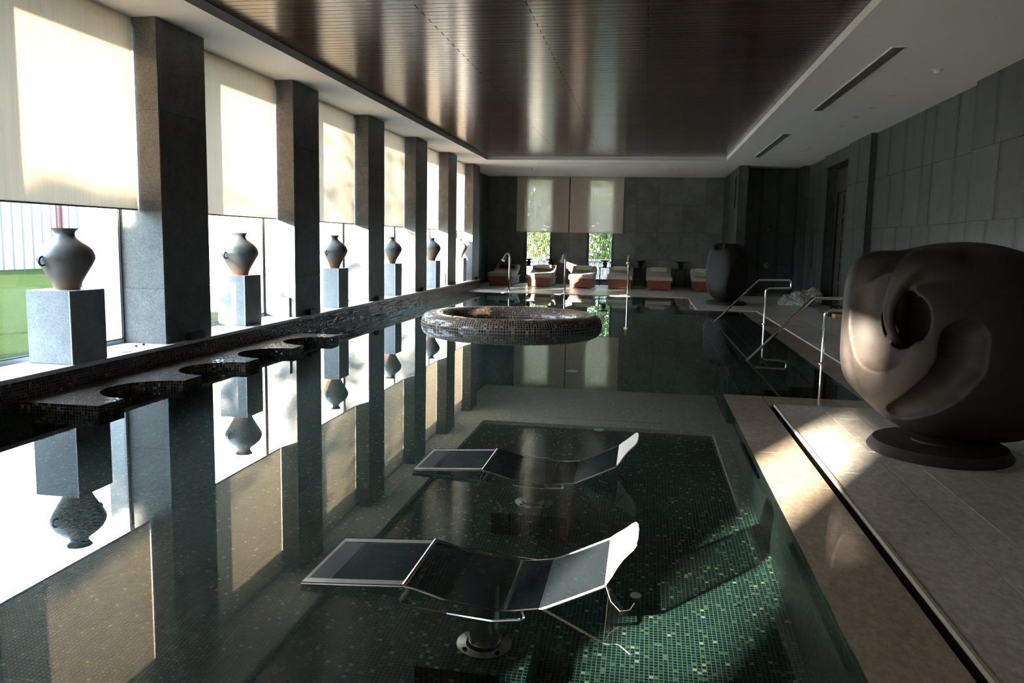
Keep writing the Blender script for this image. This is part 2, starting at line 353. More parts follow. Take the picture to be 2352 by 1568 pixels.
def nets(F, org, h):
    """surface nets over a sampled distance field -> verts, quads"""
    ins = F < 0; nx, ny, nz = F.shape
    S = np.zeros((nx - 1, ny - 1, nz - 1, 3)); Cn = np.zeros((nx - 1, ny - 1, nz - 1))
    cs = [(i, j, k) for i in (0, 1) for j in (0, 1) for k in (0, 1)]
    sl = lambda a, c: a[c[0]:nx - 1 + c[0], c[1]:ny - 1 + c[1], c[2]:nz - 1 + c[2]]
    for a in cs:
        for ax in range(3):
            if a[ax]: continue
            b = list(a); b[ax] = 1
            fa, fb = sl(F, a), sl(F, b); x = (fa < 0) != (fb < 0)
            t = np.where(x, fa / np.where(x, fa - fb, 1), 0)
            for q in range(3): S[..., q] += np.where(x, a[q] + (t if q == ax else 0), 0)
            Cn += x
    act = Cn > 0; idx = -np.ones(act.shape, int); idx[act] = np.arange(act.sum())
    ijk = np.argwhere(act); V = (ijk + S[act] / Cn[act][:, None]) * h + np.array(org)
    Q = []
    for ax in range(3):
        u, w = [(1, 2), (2, 0), (0, 1)][ax]
        hi = [slice(None)] * 3; lo = [slice(None)] * 3; hi[ax] = slice(1, None); lo[ax] = slice(None, -1)
        x = ins[tuple(lo)] != ins[tuple(hi)]
        P = np.argwhere(x)
        dims = act.shape
        ok = (P[:, u] > 0) & (P[:, w] > 0) & (P[:, u] < dims[u]) & (P[:, w] < dims[w]); P = P[ok]
        inside = ins[tuple(P.T)]
        def g(du, dw):
            q = P.copy(); q[:, u] -= du; q[:, w] -= dw; return idx[tuple(q.T)]
        A, B, Cc, D = g(1, 1), g(0, 1), g(0, 0), g(1, 0)
        Q.append(np.where(inside[:, None], np.stack([A, B, Cc, D], 1), np.stack([A, D, Cc, B], 1)))
    return V, np.concatenate(Q)
def net_mesh(name, fn, lo, hi, h, material):
    xs = [np.arange(lo[i], hi[i] + h, h) for i in range(3)]
    X, Y, Z = np.meshgrid(*xs, indexing='ij'); V, Q = nets(fn(X, Y, Z), lo, h)
    me = bpy.data.meshes.new(name); me.from_pydata(V.tolist(), [], Q.tolist()); me.shade_smooth(); me.materials.append(M[material]); return me
def smin(a, b, k): hh = np.clip(0.5 + 0.5 * (b - a) / k, 0, 1); return b + (a - b) * hh - k * hh * (1 - hh)
def smax(a, b, k): return -smin(-a, -b, k)
def ell(X, Y, Z, c, r, n=2.0):
    return ((np.abs((X - c[0]) / r[0]) ** n + np.abs((Y - c[1]) / r[1]) ** n + np.abs((Z - c[2]) / r[2]) ** n) ** (1 / n) - 1) * min(r)
def capsule(X, Y, Z, a, b, ra, rb):
    a, b = np.array(a), np.array(b); d = b - a; t = np.clip(((X - a[0]) * d[0] + (Y - a[1]) * d[1] + (Z - a[2]) * d[2]) / (d @ d), 0, 1)
    return np.sqrt((X - a[0] - d[0] * t) ** 2 + (Y - a[1] - d[1] * t) ** 2 + (Z - a[2] - d[2] * t) ** 2) - (ra + (rb - ra) * t)

# ================================================================ SETTING
ZC = 4.02                      # soffit
YB = 30.6                      # back wall
XL = -5.46                     # pool edge under the window ledge
ZL = 0.31                      # ledge top
ROWS = [0.0, 1.0, 2.01, 3.04, ZC]
PIL = [(-10.35, -9.35), (-6.45, -5.45), (-3.0, -2.0), (0.9, 1.9), (4.97, 5.97), (8.63, 9.64), (12.21, 13.22), (15.69, 16.69), (19.07, 20.09), (22.32, 23.32), (25.61, 26.63)]

# --- ceiling: plastered soffit round a timber coffer
cx0, cx1, cy1, cy0 = -4.86, 2.19, 24.45, -7.0
ceil_ = MB()
ceil_.box(-6.9, cx0, -11, YB + 0.3, ZC, ZC + 0.112); ceil_.box(cx1, 5.4, -11, YB + 0.3, ZC, ZC + 0.112)
ceil_.box(cx0, cx1, cy1, YB + 0.3, ZC, ZC + 0.112); ceil_.box(cx0, cx1, -11, cy0, ZC, ZC + 0.112)
ceil_.box(-6.9, 5.4, -11, YB + 0.3, ZC + 0.165, ZC + 0.4)
ceiling = struct(obj('ceiling', ceil_, 'paint'))
obj('slat_backing', MB().box(cx0 - .35, cx1 + .35, cy0 - .35, cy1 + .35, ZC + .14, ZC + .16), 'void', ceiling)
# timber boards; every second row is pieced at the same three lines
ZW = ZC + 0.115; pitch = 0.147; gap = 0.007
cuts_a = [cx0 - 0.3, -2.6, -1.37, -0.08, cx1 + 0.3]; cuts_b = [cx0 - 0.3, cx1 + 0.3]
protos = {}
def board(x0, x1):
    k = round(x1 - x0, 4)
    if k not in protos: protos[k] = MB().box(0, k, 0, pitch - gap, 0, 0.022).mesh('slat', 'ceilwood', bevel=0.0025)
    return protos[k]
rows = []; y = cy1 + 0.3 - pitch; i = 0
while y > cy0 - 0.3: rows.append((y, i)); y -= pitch; i += 1
rest = MB(); cnt = 0
rows.sort()
for y, i in rows:
    cu = cuts_a if i % 2 else cuts_b
    for a, b_ in zip(cu[:-1], cu[1:]):
        if 6.2 < y and cnt < 300:
            put('slat', board(a, b_ - gap), ceiling, (a, y, ZW)); cnt += 1
        else: rest.box(a, b_ - gap, y, y + pitch - gap, ZW, ZW + 0.022)
tag(obj('slat_rows', rest, 'ceilwood', ceiling), kind='stuff')
# --- ceiling fittings
def vent(x0, x1, y0, y1, label, along='y'):
    t = thing('ceiling_vent', label, 'vent', ((x0 + x1) / 2, (y0 + y1) / 2, ZC))
    w, d = (x1 - x0) / 2, (y1 - y0) / 2; fb = MB()
    fb.box(-w - .02, -w, -d - .02, d + .02, -.012, 0); fb.box(w, w + .02, -d - .02, d + .02, -.012, 0); fb.box(-w, w, -d - .02, -d, -.012, 0); fb.box(-w, w, d, d + .02, -.012, 0)
    obj('vent_frame', fb, 'paint', t); obj('vent_back', MB().box(-w, w, -d, d, -.002, 0), 'void', t)
    n = 5 if along == 'y' else 2
    for k in range(n):
        if along == 'y':
            u = -w + (k + .5) * 2 * w / n; obj('vent_blade', MB().box(u - .009, u + .009, -d, d, -.011, -.003), 'grille', t)
        else:
            u = -d + (k + .5) * 2 * d / n; obj('vent_blade', MB().box(-w, w, u - .01, u + .01, -.011, -.003), 'grille', t)
vent(2.85, 3.0, 10.73, 15.48, 'long slotted air vent in the soffit near the camera')
vent(2.84, 2.99, 18.62, 23.38, 'long slotted air vent in the soffit nearer the shower recess')
vent(-3.43, 0.72, 25.3, 25.36, 'thin linear air slot in the soffit above the far deck', 'x')
def smoke(x, y, label):
    t = thing('smoke_detector', label, 'smoke detector', (x, y, ZC))
    obj('detector_base', MB().lathe([(.07, -.012), (.075, -.006), (.075, 0)], 20), 'white_plastic', t, smooth=40)
    obj('detector_head', MB().lathe([(.02, -.055), (.045, -.05), (.055, -.02), (.05, -.012)], 20), 'white_plastic', t, smooth=40)
smoke(3.816, 12.11, 'white round smoke detector on the soffit close above the large sculpture')
smoke(3.81, 21.03, 'white round smoke detector on the soffit above the door recess')
smoke(-3.94, 27.32, 'small white detector on the soffit in front of the back window shades')
smoke(0.673, 27.2, 'small white detector on the soffit towards the far sculpture')
for k, (x, y, l) in enumerate([(3.777, 14.05, 'small recessed downlight beside the long vent, nearest the smoke detector'), (3.766, 15.23, 'small recessed downlight beside the long vent, second from the smoke detector'),
        (3.77, 16.32, 'small recessed downlight between the two long vents, third along the wall'), (3.785, 17.52, 'small recessed downlight level with the wall pilaster, fourth along the wall'),
        (3.82, 21.88, 'small recessed downlight just beyond the farther smoke detector'), (0.98, 27.2, 'small recessed downlight by the detector over the far deck')]):
    t = thing('downlight', l, 'downlight', (x, y, ZC), group='soffit downlights')
    obj('trim_ring', MB().lathe([(.035, -.002), (.035, -.006), (.055, -.006), (.058, 0)], 18, cap=False), 'white_plastic', t, smooth=40)
    obj('lamp_lens', MB().cyl((0, 0, 0), .035, -.004, 0, 16), 'frame', t)

# --- floors: slab with the pool cut out, paving laid on it
slab = MB()
slab.box(-7.2, 5.4, -11, -2.3, -0.5, -0.012); slab.box(1.335, 5.4, -2.3, 0.98, -0.5, -0.012)
slab.box(XL, 1.335, -2.3, 0.98, 0.02, 0.10)                         # near platform under the camera, invented over pool water extended for the sun caustics
slab.box(1.335, 5.4, 0.98, 8.33, -0.5, -0.012)
slab.box(2.74, 5.4, 8.33, 20.36, -0.5, -0.012)
slab.box(1.295, 5.4, 20.36, 24.62, -0.5, -0.012)
slab.box(-7.2, 5.4, 24.62, YB + 0.3, -0.5, -0.012)
floor = struct(obj('floor', slab, 'deckjoint'))
TZ = 0.012; tg = 0.0045
def paving(x0, x1, y0, y1, wx, wy, seed, xs=None):
    rnd = random.Random(seed)
    if xs is None: n = max(1, round((x1 - x0) / wx)); xs = [x0 + (x1 - x0) * k / n for k in range(n + 1)]
    for k, (a, b_) in enumerate(zip(xs[:-1], xs[1:])):
        y = y1 - (k * 0.45 % 1) * wy if k else y1; cuts = [y1] + ([y] if y < y1 - 0.2 else [])
        while cuts[-1] - wy > y0 + 0.25: cuts.append(cuts[-1] - wy)
        cuts.append(y0)
        for q, p in zip(cuts[:-1], cuts[1:]):
            z = TZ + rnd.uniform(-0.0012, 0.0012)
            obj('paving_stone', MB().box(a + tg / 2, b_ - tg / 2, p + tg / 2, q - tg / 2, -0.012, z), 'deck', floor)
paving(1.335, 4.85, 1.0, 8.33, .46, 1.22, 1, [1.335, 1.79, 2.05, 2.5, 2.96, 3.42, 3.88, 4.34, 4.85])
paving(2.74, 4.85, 8.33, 20.36, .7, 1.6, 2)
paving(1.295, 4.95, 20.36, 24.62, .73, 1.4, 3)
paving(-6.0, 2.72, 24.62, YB, .87, 1.5, 4)
paving(2.72, 4.85, 24.62, 26.9, .71, 1.2, 5)
paving(1.335, 4.85, -8, 0.98, .9, 1.5, 6); TZ = .115; paving(-5.45, 1.335, -2.3, 0.98, 1.1, 1.22, 8); TZ = .012; paving(-5.45, 1.335, -8, -2.3, 1.1, 1.22, 9)
# stone curb lines beside the overflow slot
for nm, mb in (('trim_1', MB().box(1.335, 1.352, 1.0, 8.345, -.02, .016)), ('trim_2', MB().box(1.335, 2.74, 8.33, 8.345, -.02, .016)), ('trim_3', MB().box(2.722, 2.74, 8.345, 20.36, -.02, .016)),
               ('trim_4', MB().box(1.295, 2.74, 20.345, 20.36, -.02, .016)), ('trim_5', MB().box(1.285, 1.30, 20.36, 24.6, -.02, .016)), ('trim_6', MB().box(XL, 1.30, 24.60, 24.62, -.04, .016)), ('trim_7', MB().box(XL, 1.335, .98, 1.0, .02, .115))):
    struct(obj(nm, mb, 'piping'))

# --- pool basin
ZF = -1.1
basin = MB()
basin.box(-5.6, 2.8, -2.6, 24.7, ZF - .2, ZF)                              # bottom
basin.box(-5.6, XL, -2.6, 24.7, ZF, -0.02)                                   # left side below the ledge
basin.box(XL, 0.877, 24.6, 24.75, ZF, -0.045)                             # far side
basin.box(XL, 1.3, -2.6, -2.2, ZF, -0.03)                                  # near side
basin.box(0.877, 1.28, -2.2, 8.84, ZF, -0.03); basin.box(1.28, 2.8, 8.36, 8.84, ZF, -0.03)
basin.box(2.32, 2.715, 8.84, 20.05, ZF, -0.03); basin.box(0.85, 2.715, 20.05, 20.345, ZF, -0.03); basin.box(0.85, 1.285, 20.345, 24.6, ZF, -0.03)
for k in range(4): basin.box(1.2 + k * .28, 2.32, 10.0, 18.6, ZF, -0.92 + k * .24)   # steps by the handrails
pool = obj('pool_basin', basin, 'pool', boxuv=True); struct(pool); pool.cycles.is_caustics_receiver = True
def band(x0, x1, y0, y1): obj('edge_stone', MB().box(x0 + .002, x1 - .002, y0 + .002, y1 - .002, -.03, .001), 'band', pool).cycles.is_caustics_receiver = True
ys = [1.0, 2.25, 3.45, 4.62, 5.5, 6.39, 7.55, 8.84]
for a, b_ in zip(ys[:-1], ys[1:]): band(0.877, 1.28, a, b_)
for a, b_ in ((1.28, 2.0), (2.0, 2.72)): band(a, b_, 8.36, 8.84)
for k in range(9): band(2.32, 2.715, 8.84 + k * 1.246, 8.84 + (k + 1) * 1.246)
for a, b_ in ((1.285, 2.0), (2.0, 2.715)): band(a, b_, 20.05, 20.345)
for k in range(4): band(.85, 1.285, 20.05 + k * 1.137, 20.05 + (k + 1) * 1.137)
struct(obj('trim_8', MB().box(1.283, 1.333, 1.0, 8.36, -.3, -.06), 'void'))
# overflow slot in the near right pool wall
obj('overflow_slot', MB().box(.86, .879, 5.9, 7.6, -.26, -.2), 'void', pool)
# water sheet, run on unseen under the near platform for the sun caustics
wpts = [(XL, -2.2), (0.877, -2.2), (0.877, 8.84), (2.32, 8.84), (2.32, 20.05), (0.85, 20.05), (0.85, 24.6), (XL, 24.6)]
wm = bpy.data.meshes.new('pool_water'); wm.from_pydata([(x, y, 0) for x, y in wpts], [], [tuple(range(len(wpts)))]); wm.materials.append(M['water']); wm.shade_smooth()
water = put('pool_water', wm); struct(water); water.cycles.is_caustics_caster = True
# round fittings set in the pool bottom
for x, y, r, l in ((-.96, 11.15, .085, 'round pale fitting on the pool bottom beyond the ring'), (-.40, 8.0, .05, 'small pale fitting on the pool bottom past the far water lounger'), (.02, 4.6, .035, 'tiny pale fitting on the pool bottom beside the near water lounger')):
    t = thing('pool_fitting', l, 'pool fitting', (x, y, ZF)); obj('cover_plate', MB().lathe([(r, 0), (r, .008), (r * .8, .014)], 20), 'fitting', t, smooth=40)
    obj('fitting_centre', MB().lathe([(r * .3, .012), (r * .3, .02)], 12), 'fitting', t)

# --- left window wall
ledge = MB().box(-6.34, XL, -10, 26.66, ZL - .04, ZL)
wl = struct(obj('wall_left', MB().box(-6.34, XL - .008, -10, 26.66, -.5, ZL - .04), 'brown', boxuv=True))
struct(obj('trim_9', ledge, 'ledge'))
struct(obj('wall_left_header', MB().box(-6.3, -5.9, -10, 26.66, 3.98, ZC + .4), 'pillar'))
struct(obj('wall_left_end', MB().box(-6.3, -6.03, 26.63, YB + .3, -.3, ZC), 'joint'))
for z0, z1 in zip(ROWS[:-1], ROWS[1:]):
    for k in range(4): obj('stone_panel', MB().box(-6.03, -6.01, 26.63 + k * .99 + .003, 26.63 + (k + 1) * .99 - .003, z0 + .003, z1 - .003), 'wall', bpy.data.objects['wall_left_end'])
prow = [ZL, 0.96, 1.98, 3.0, ZC]
for k, (a, b_) in enumerate(PIL):
    p = struct(obj('pillar', MB().box(-6.29, -5.54, a + .012, b_ - .012, ZL, ZC), 'joint'))
    if b_ < 4: obj('stone_panel', MB().box(-6.3, -5.53, a, b_, ZL, ZC), 'pillar', p); continue
    for z0, z1 in zip(prow[:-1], prow[1:]):
        zz = (z0 + .0015, z1 - .0015)
        obj('stone_panel', MB().box(-5.542, -5.53, a + .013, b_ - .013, *zz), 'pillar', p)
        obj('stone_panel', MB().box(-6.30, -5.536, a, a + .0125, *zz), 'pillar', p)
        obj('stone_panel', MB().box(-6.30, -5.536, b_ - .0125, b_, *zz), 'pillar', p)
# windows: frame and pane between the pillars
ORD = ['nearest the camera', 'second from the camera', 'third from the camera', 'fourth from the camera', 'fifth from the camera', 'farthest from the camera']
for k, (p, q) in enumerate(zip(PIL[:-1], PIL[1:])):
    y0, y1 = p[1], q[0]; GX = -6.09
    w = struct(thing('window_%d' % (k + 1), None, None, (GX, y0, ZL)))
    h = 3.98 - ZL; d = y1 - y0
    obj('window_sash', MB().box(-.03, .02, .0, .05, 0, h), 'frame', w); obj('window_sash', MB().box(-.03, .02, d - .04, d, 0, h), 'frame', w); obj('outer_reveal', MB().box(-.25, -.03, d - .012, d, 0, h), 'frame', w)
    obj('window_sash', MB().box(-.03, .02, .05, d - .04, 0, .05), 'frame', w); obj('window_sash', MB().box(-.03, .02, .05, d - .04, h - .05, h), 'frame', w)
    obj('sash_gasket', MB().box(.02, .026, d - .05, d - .04, .05, h), 'darkframe', w); obj('sash_gasket', MB().box(.02, .026, .0, d, .045, .06), 'darkframe', w)
    obj('sash_gasket', MB().box(.02, .026, d - .012, d, .0, h), 'darkframe', w)
    obj('pane', MB().box(-.006, .0, .05, d - .04, .05, h - .05), 'glass', w)
    # roller shade
    x = -5.83
    if k == 0:      # unseen window: cloth cut in invented bands so sun reaches deck and sculpture
        t = thing('roller_shade', 'unseen cream cloth bands added to shape the sun, in the window behind the camera', 'roller shade', (x, (y0 + y1) / 2, ZC))
        ym = (y0 + y1) / 2; hw = d / 2 - .018
        obj('shade_cloth', MB().box(-.0015, .0015, -hw, -8.2 - ym, 3.3 - ZC, -.01), 'shade', t)
        obj('sun_mask_cloth', MB().box(-.0015, .0015, -hw, hw, 2.72 - ZC, 3.3 - ZC), 'shade', t); continue
    if k < 4: lab = ('unseen cream roller shade drawn down to block sun, behind the camera, two windows back', 'unseen cream roller shade drawn down to block sun, behind the camera, one window back', 'unseen cream roller shade drawn down to block sun, just out of frame beside the near window')[k - 1]
    else: lab = 'half-drawn cream roller shade in the long window wall, ' + ORD[k - 4]
    t = thing('roller_shade', lab, 'roller shade', (x, (y0 + y1) / 2, ZC), group='cream roller shades along the window wall'); hw = d / 2 - .018
    zb = 1.88 if k > 3 else .36                                   # unseen shades behind the camera are drawn right down to block the sun
    obj('shade_cloth', MB().box(-.0015, .0015, -hw, hw, zb - ZC, -.01), 'shade', t)
    obj('bottom_bar', MB().box(-.008, .008, -hw, hw, zb - .018 - ZC, zb - ZC), 'grille', t, bevel=.003)
    obj('roller_tube', MB().tube([(-.03, -hw, -.03), (-.03, hw, -.03)], .028, 12), 'shade', t, smooth=50)

# --- back wall with two windows
XB = [(-6.02, -5.3), (-5.3, -4.57), None, (-3.55, -2.875), (-2.875, -2.2), None, (-1.22, -.42), (-.42, .4), (.4, 1.23), (1.23, 2.07), (2.07, 2.72)]
WB = [(-4.57, -3.55), (-2.2, -1.22)]; WZ0, WZ1 = .17, 3.94
bw = MB()
for a, b_ in ((-6.4, -4.57), (-3.55, -2.2), (-1.22, 3.1)): bw.box(a, b_, YB + .02, YB + .35, -.3, ZC)
for a, b_ in WB: bw.box(a, b_, YB + .02, YB + .35, -.3, WZ0); bw.box(a, b_, YB + .02, YB + .35, WZ1, ZC)
wb = struct(obj('wall_back', bw, 'joint'))
g = .003
def pan(parent, x0, x1, y0, y1, z0, z1): obj('stone_panel', MB().box(x0, x1, y0, y1, z0, z1), 'wallb' if parent.name == 'wall_back' else 'wall', parent)
for s_ in XB:
    if s_ is None: continue
    for z0, z1 in zip(ROWS[:-1], ROWS[1:]): pan(wb, s_[0] + g, s_[1] - g, YB + random.uniform(-.002, .002), YB + .021, z0 + g, z1 - g)
for a, b_ in WB: pan(wb, a + g, b_ - g, YB, YB + .02, 0, WZ0 - g); pan(wb, a + g, b_ - g, YB, YB + .02, WZ1 + g, ZC)
# lattice screens in the back windows
def lattice(x0, x1, z0, z1):
    mb = MB(); nx = 8; w = (x1 - x0) / nx; hh = .26; th = .010
    nz = int((z1 - z0) / hh)
    hh = (z1 - z0) / nz
    for i in range(nx + 1):
        for s_ in (-1, 1):
            pts = []
            for j in range(nz * 6 + 1):
                ph = j / 6 * 2 * math.pi / 2 + (math.pi if i % 2 else 0); xx = x0 + i * w + s_ * (w / 2) * (0.5 - 0.5 * math.cos(ph + (0 if True else 0)))
                pts.append((min(max(xx, x0), x1), z0 + j * hh / 6))
            for (u0, v0), (u1, v1) in zip(pts[:-1], pts[1:]):
                if abs(u0 - u1) < 1e-6 and (u0 in (x0, x1)): continue
                mb.add([(u0 - th, 0, v0), (u0 + th, 0, v0), (u1 + th, 0, v1), (u1 - th, 0, v1), (u0 - th, .02, v0), (u0 + th, .02, v0), (u1 + th, .02, v1), (u1 - th, .02, v1)],
                       [(0, 1, 2, 3), (5, 4, 7, 6), (1, 5, 6, 2), (4, 0, 3, 7)])
    return mb
for k, (a, b_) in enumerate(WB):
    w = struct(thing('window_%d' % (k + 20), None, None, (a, YB + .06, WZ0))); W, H_ = b_ - a, WZ1 - WZ0
    for bx in ((0, .045, 0, H_), (W - .045, W, 0, H_), (.045, W - .045, 0, .05), (.045, W - .045, H_ - .05, H_)):
        obj('window_sash', MB().box(bx[0], bx[1], 0, .05, bx[2], bx[3]), 'darkframe', w)
    obj('window_jamb', MB().box(.045, .075, .0, .04, .05, H_ - .05), 'frame', w); obj('window_jamb', MB().box(W - .075, W - .045, .0, .04, .05, H_ - .05), 'frame', w)
    obj('pane', MB().box(.045, W - .045, .02, .026, .05, H_ - .05), 'glass', w)
    tag(obj('lattice_screen', lattice(.075, W - .075, .05, H_ - .05), 'darkframe', w), kind='stuff').location = (0, .1, 0)
    obj('latch', MB().box(W - .04, W - .01, -.03, 0, 1.18, 1.3), 'black', w, bevel=.004)
for (x0, x1, l) in ((-4.9, -2.93, 'beige roller shade over the back wall window nearer the window pillars'), (-2.88, -.895, 'beige roller shade over the back wall window nearer the far sculpture')):
    t = thing('roller_shade', l, 'roller shade', ((x0 + x1) / 2, YB - .06, ZC), group='beige roller shades on the back wall'); hw = (x1 - x0) / 2
    obj('shade_cloth', MB().box(-hw, hw, -.0015, .0015, 1.96 - ZC, -.005), 'shade_back', t)
    obj('bottom_bar', MB().box(-hw, hw, -.008, .008, 1.945 - ZC, 1.965 - ZC), 'piping', t, bevel=.003)
    obj('roller_tube', MB().tube([(-hw, .025, -.03), (hw, .025, -.03)], .024, 12), 'shade_back', t, smooth=50)

# --- right wall, stepping in and out, with door recess and shower recess
wr = struct(obj('wall_right', MB().box(4.85, 5.4, -8, 20.4, -.3, ZC).box(5.15, 5.4, 20.4, 23.3, -.3, ZC).box(4.85, 5.4, 23.3, 27.1, -.3, ZC).box(4.64, 4.86, -8, 12.94, -.3, ZC).box(4.75, 4.86, 12.94, 18.5, -.3, ZC)
                .box(4.64, 4.86, 18.5, 20.4, -.3, ZC).box(4.79, 4.86, 23.3, 25.95, -.3, ZC).box(4.62, 4.86, 25.95, 27.1, -.3, ZC).box(4.7, 5.2, 20.4, 23.3, 3.7, ZC), 'joint'))
def clad_x(X, y0, y1, w, seed, rows=ROWS):
    rnd = random.Random(seed)
    for r_, (z0, z1) in enumerate(zip(rows[:-1], rows[1:])):
        y = y0
        while y < y1 - .01:
            ww = w * rnd.choice((1, 1, 1, .55, 1.12)); e = y + ww
            if y1 - e < .3: e = y1
            pan(wr, X - rnd.uniform(0, .004), X + .02, y + g, e - g, z0 + g, z1 - g); y = e
clad_x(4.62, 1.0, 12.95, .93, 11); clad_x(4.73, 12.95, 18.5, .93, 12); clad_x(4.62, 18.5, 20.4, .95, 13); clad_x(4.77, 23.3, 25.95, .88, 14); clad_x(4.60, 25.95, 26.78, .83, 15)
clad_x(4.68, 20.42, 23.28, 1.43, 16, [3.7, ZC])
for z0, z1 in zip(ROWS[:-1], ROWS[1:]):                                        # cheeks of the steps
    pan(wr, 4.64, 4.73, 12.94, 12.953, z0 + g, z1 - g); pan(wr, 4.64, 4.73, 18.49, 18.503, z0 + g, z1 - g); pan(wr, 4.62, 4.77, 25.935, 25.95, z0 + g, z1 - g)
    pan(wr, 4.64, 5.15, 20.4, 20.415, z0 + g, min(z1, 3.7) - g); pan(wr, 4.79, 5.15, 23.285, 23.3, z0 + g, min(z1, 3.7) - g)
wsh = struct(obj('wall_shower', MB().box(2.98, 4.86, 26.82, 27.1, -.3, ZC).box(2.74, 2.98, 25.92, YB + .3, -.3, ZC), 'joint'))
for z0, z1 in zip(ROWS[:-1], ROWS[1:]):
    for a, b_ in ((2.99, 3.53), (3.53, 4.07), (4.07, 4.6)): pan(wsh, a + g, b_ - g, 26.8, 26.82, z0 + g, z1 - g)
    pan(wsh, 2.72, 3.0, 25.9, 25.92, z0 + g, z1 - g)
    for a, b_ in ((25.92, 26.8), (26.8, 27.75), (27.75, 28.7), (28.7, 29.65), (29.65, YB)): pan(wsh, 2.72, 2.74, a + g, b_ - g, z0 + g, z1 - g)
    pan(wsh, 2.98, 3.0, 25.92, 26.8, z0 + g, z1 - g)
obj('wall_vent_slot', MB().box(2.712, 2.722, 26.6, 26.95, 2.75, 3.75), 'void', wsh)  # vent slot in the wall, drawn as a black panel
struct(obj('baseboard_shower', MB().box(3.0, 4.6, 26.55, 26.8, TZ, .09), 'pillar'))
struct(obj('wall_near', MB().box(-6.9, 5.4, -10.6, -10.3, -.5, ZC), 'wall'))
# carved door standing ajar in the recess
d1 = struct(thing('door_1', None, None, (5.1, 20.6, TZ)))
obj('door_frame', MB().box(-.1, .04, -.18, 0, 0, 3.65).box(-.1, .04, 2.5, 2.68, 0, 3.65).box(-.1, .04, 0, 2.5, 3.05, 3.65), 'doorwood', d1)
for s_ in range(2):
    lf = obj('door_leaf', MB().box(-.05, 0, .02 + s_ * 1.24, 1.24 + s_ * 1.24, .01, 3.03), 'doorwood', d1)
    for r_ in range(5):
        for c_ in range(2):
            ya, za = .1 + s_ * 1.24 + c_ * .54, .12 + r_ * .58
            obj('carved_panel', MB().box(-.065, -.05, ya, ya + .48, za, za + .5), 'doorwood', lf, bevel=.006)
    obj('door_handle', MB().tube([(-.05, 1.15 + s_ * .15, 1.0), (-.11, 1.15 + s_ * .15, 1.0), (-.11, 1.15 + s_ * .15, 1.3), (-.05, 1.15 + s_ * .15, 1.3)], .012, 8), 'chrome', lf)

# --- outdoors: lawn, clad building, trees
lawn = struct(obj('lawn', MB().box(-120, -6.35, -120, 120, -.6, .06).box(-6.35, 120, YB + .4, 120, -.6, .06), 'lawn'))
struct(obj('bounce_ground', MB().poly([(-6.36, 15), (-11.5, 15), (-85, 112), (-6.36, 112)], -.1, .075), 'palestone'))  # added pale ground, bounces light up into the far windows
bd = thing('clad_building', 'white ribbed metal-clad building standing beyond the lawn', 'building', (-25, 29, .06), math.pi / 2)
obj('building_wall', MB().box(-8, 4.2, 0, 6, 0, 4.4), 'facade', bd)
for k in range(22): obj('cladding_rib', MB().box(-7.8 + k * .54, -7.68 + k * .54, -.07, 0, 0, 4.4), 'facade', bd)
for xx in (2.15, 2.45): obj('downpipe', MB().tube([(xx, -.14, 0), (xx, -.14, 4.4)], .05, 8), 'red', bd)
tb = thing('terracotta_wall', 'low sloping terracotta wall on the lawn before the clad building', 'garden wall', (-24.6, 22.2, .06))
obj('wall_block', MB().sweep([(-3, 0), (1.1, 0), (.6, 1.9), (-3, 1.9)], 'y', 0, .5), 'terracotta', tb); obj('wall_coping', MB().box(-3, .62, -.04, .54, 1.9, 1.97), 'terracotta', tb)
def tree(x, y, h, cr_r, cz, n, label, seed, sz=.16, group=None):
    rnd = random.Random(seed); t = thing('tree', label, 'tree', (x, y, .06), group=group)
    obj('trunk', MB().tube([(0, 0, 0), (.05, .03, h * .3), (-.03, .05, h * .6), (0, 0, h * .85)], [.12, .1, .07, .03], 8), 'bark', t, smooth=60)
    for a in range(4):
        an = a * 1.7 + seed; obj('branch', MB().tube([(0, 0, h * .4), (math.cos(an) * cr_r * .4, math.sin(an) * cr_r * .4, h * .6), (math.cos(an) * cr_r * .7, math.sin(an) * cr_r * .7, h * .72)], [.05, .035, .015], 6), 'bark', t)
    mb = MB()
    for _ in range(n):
        while True:
            p = Vector((rnd.uniform(-1, 1), rnd.uniform(-1, 1), rnd.uniform(-1, 1)))
            if .15 < p.length < 1: break
        c = Vector((p.x * cr_r, p.y * cr_r, h * cz + p.z * h * (1 - cz)))
        u = Vector((rnd.gauss(0, 1), rnd.gauss(0, 1), rnd.gauss(0, 1))).normalized(); w = u.orthogonal().normalized(); s_ = sz * rnd.uniform(.6, 1.3)
        mb.add([c - u * s_, c + w * s_ * .4, c + u * s_, c - w * s_ * .4], [(0, 1, 2, 3)])
    tag(obj('foliage', mb, 'leaf', t, recalc=False), kind='stuff'); return t
tree(-5.1, 38.0, 6.5, 1.45, .52, 3200, 'loose leafy tree outside the back window nearer the window pillars', 1, group='trees behind the back windows')
tree(-2.0, 38.6, 7.0, 1.45, .5, 3400, 'tall leafy tree outside the back window nearer the far sculpture', 2, group='trees behind the back windows')
tree(1.2, 38.2, 6.0, 1.45, .5, 2000, 'leafy tree outside behind the back wall, out of the windows', 3, group='trees behind the back windows')
gw = thing('garden_bench_wall', 'low white garden wall outside the back windows', 'garden wall', (-3.2, 34.5, .06))
obj('wall_block', MB().box(-4, 4, 0, .3, 0, .75), 'palestone', gw); obj('wall_coping', MB().box(-4.05, 4.05, -.05, .35, .75, .82), 'palestone', gw)
tree(-13.6, 2.6, 7.0, 1.9, .62, 900, 'sparse tree on the lawn out of sight beside the window wall', 4, .2)
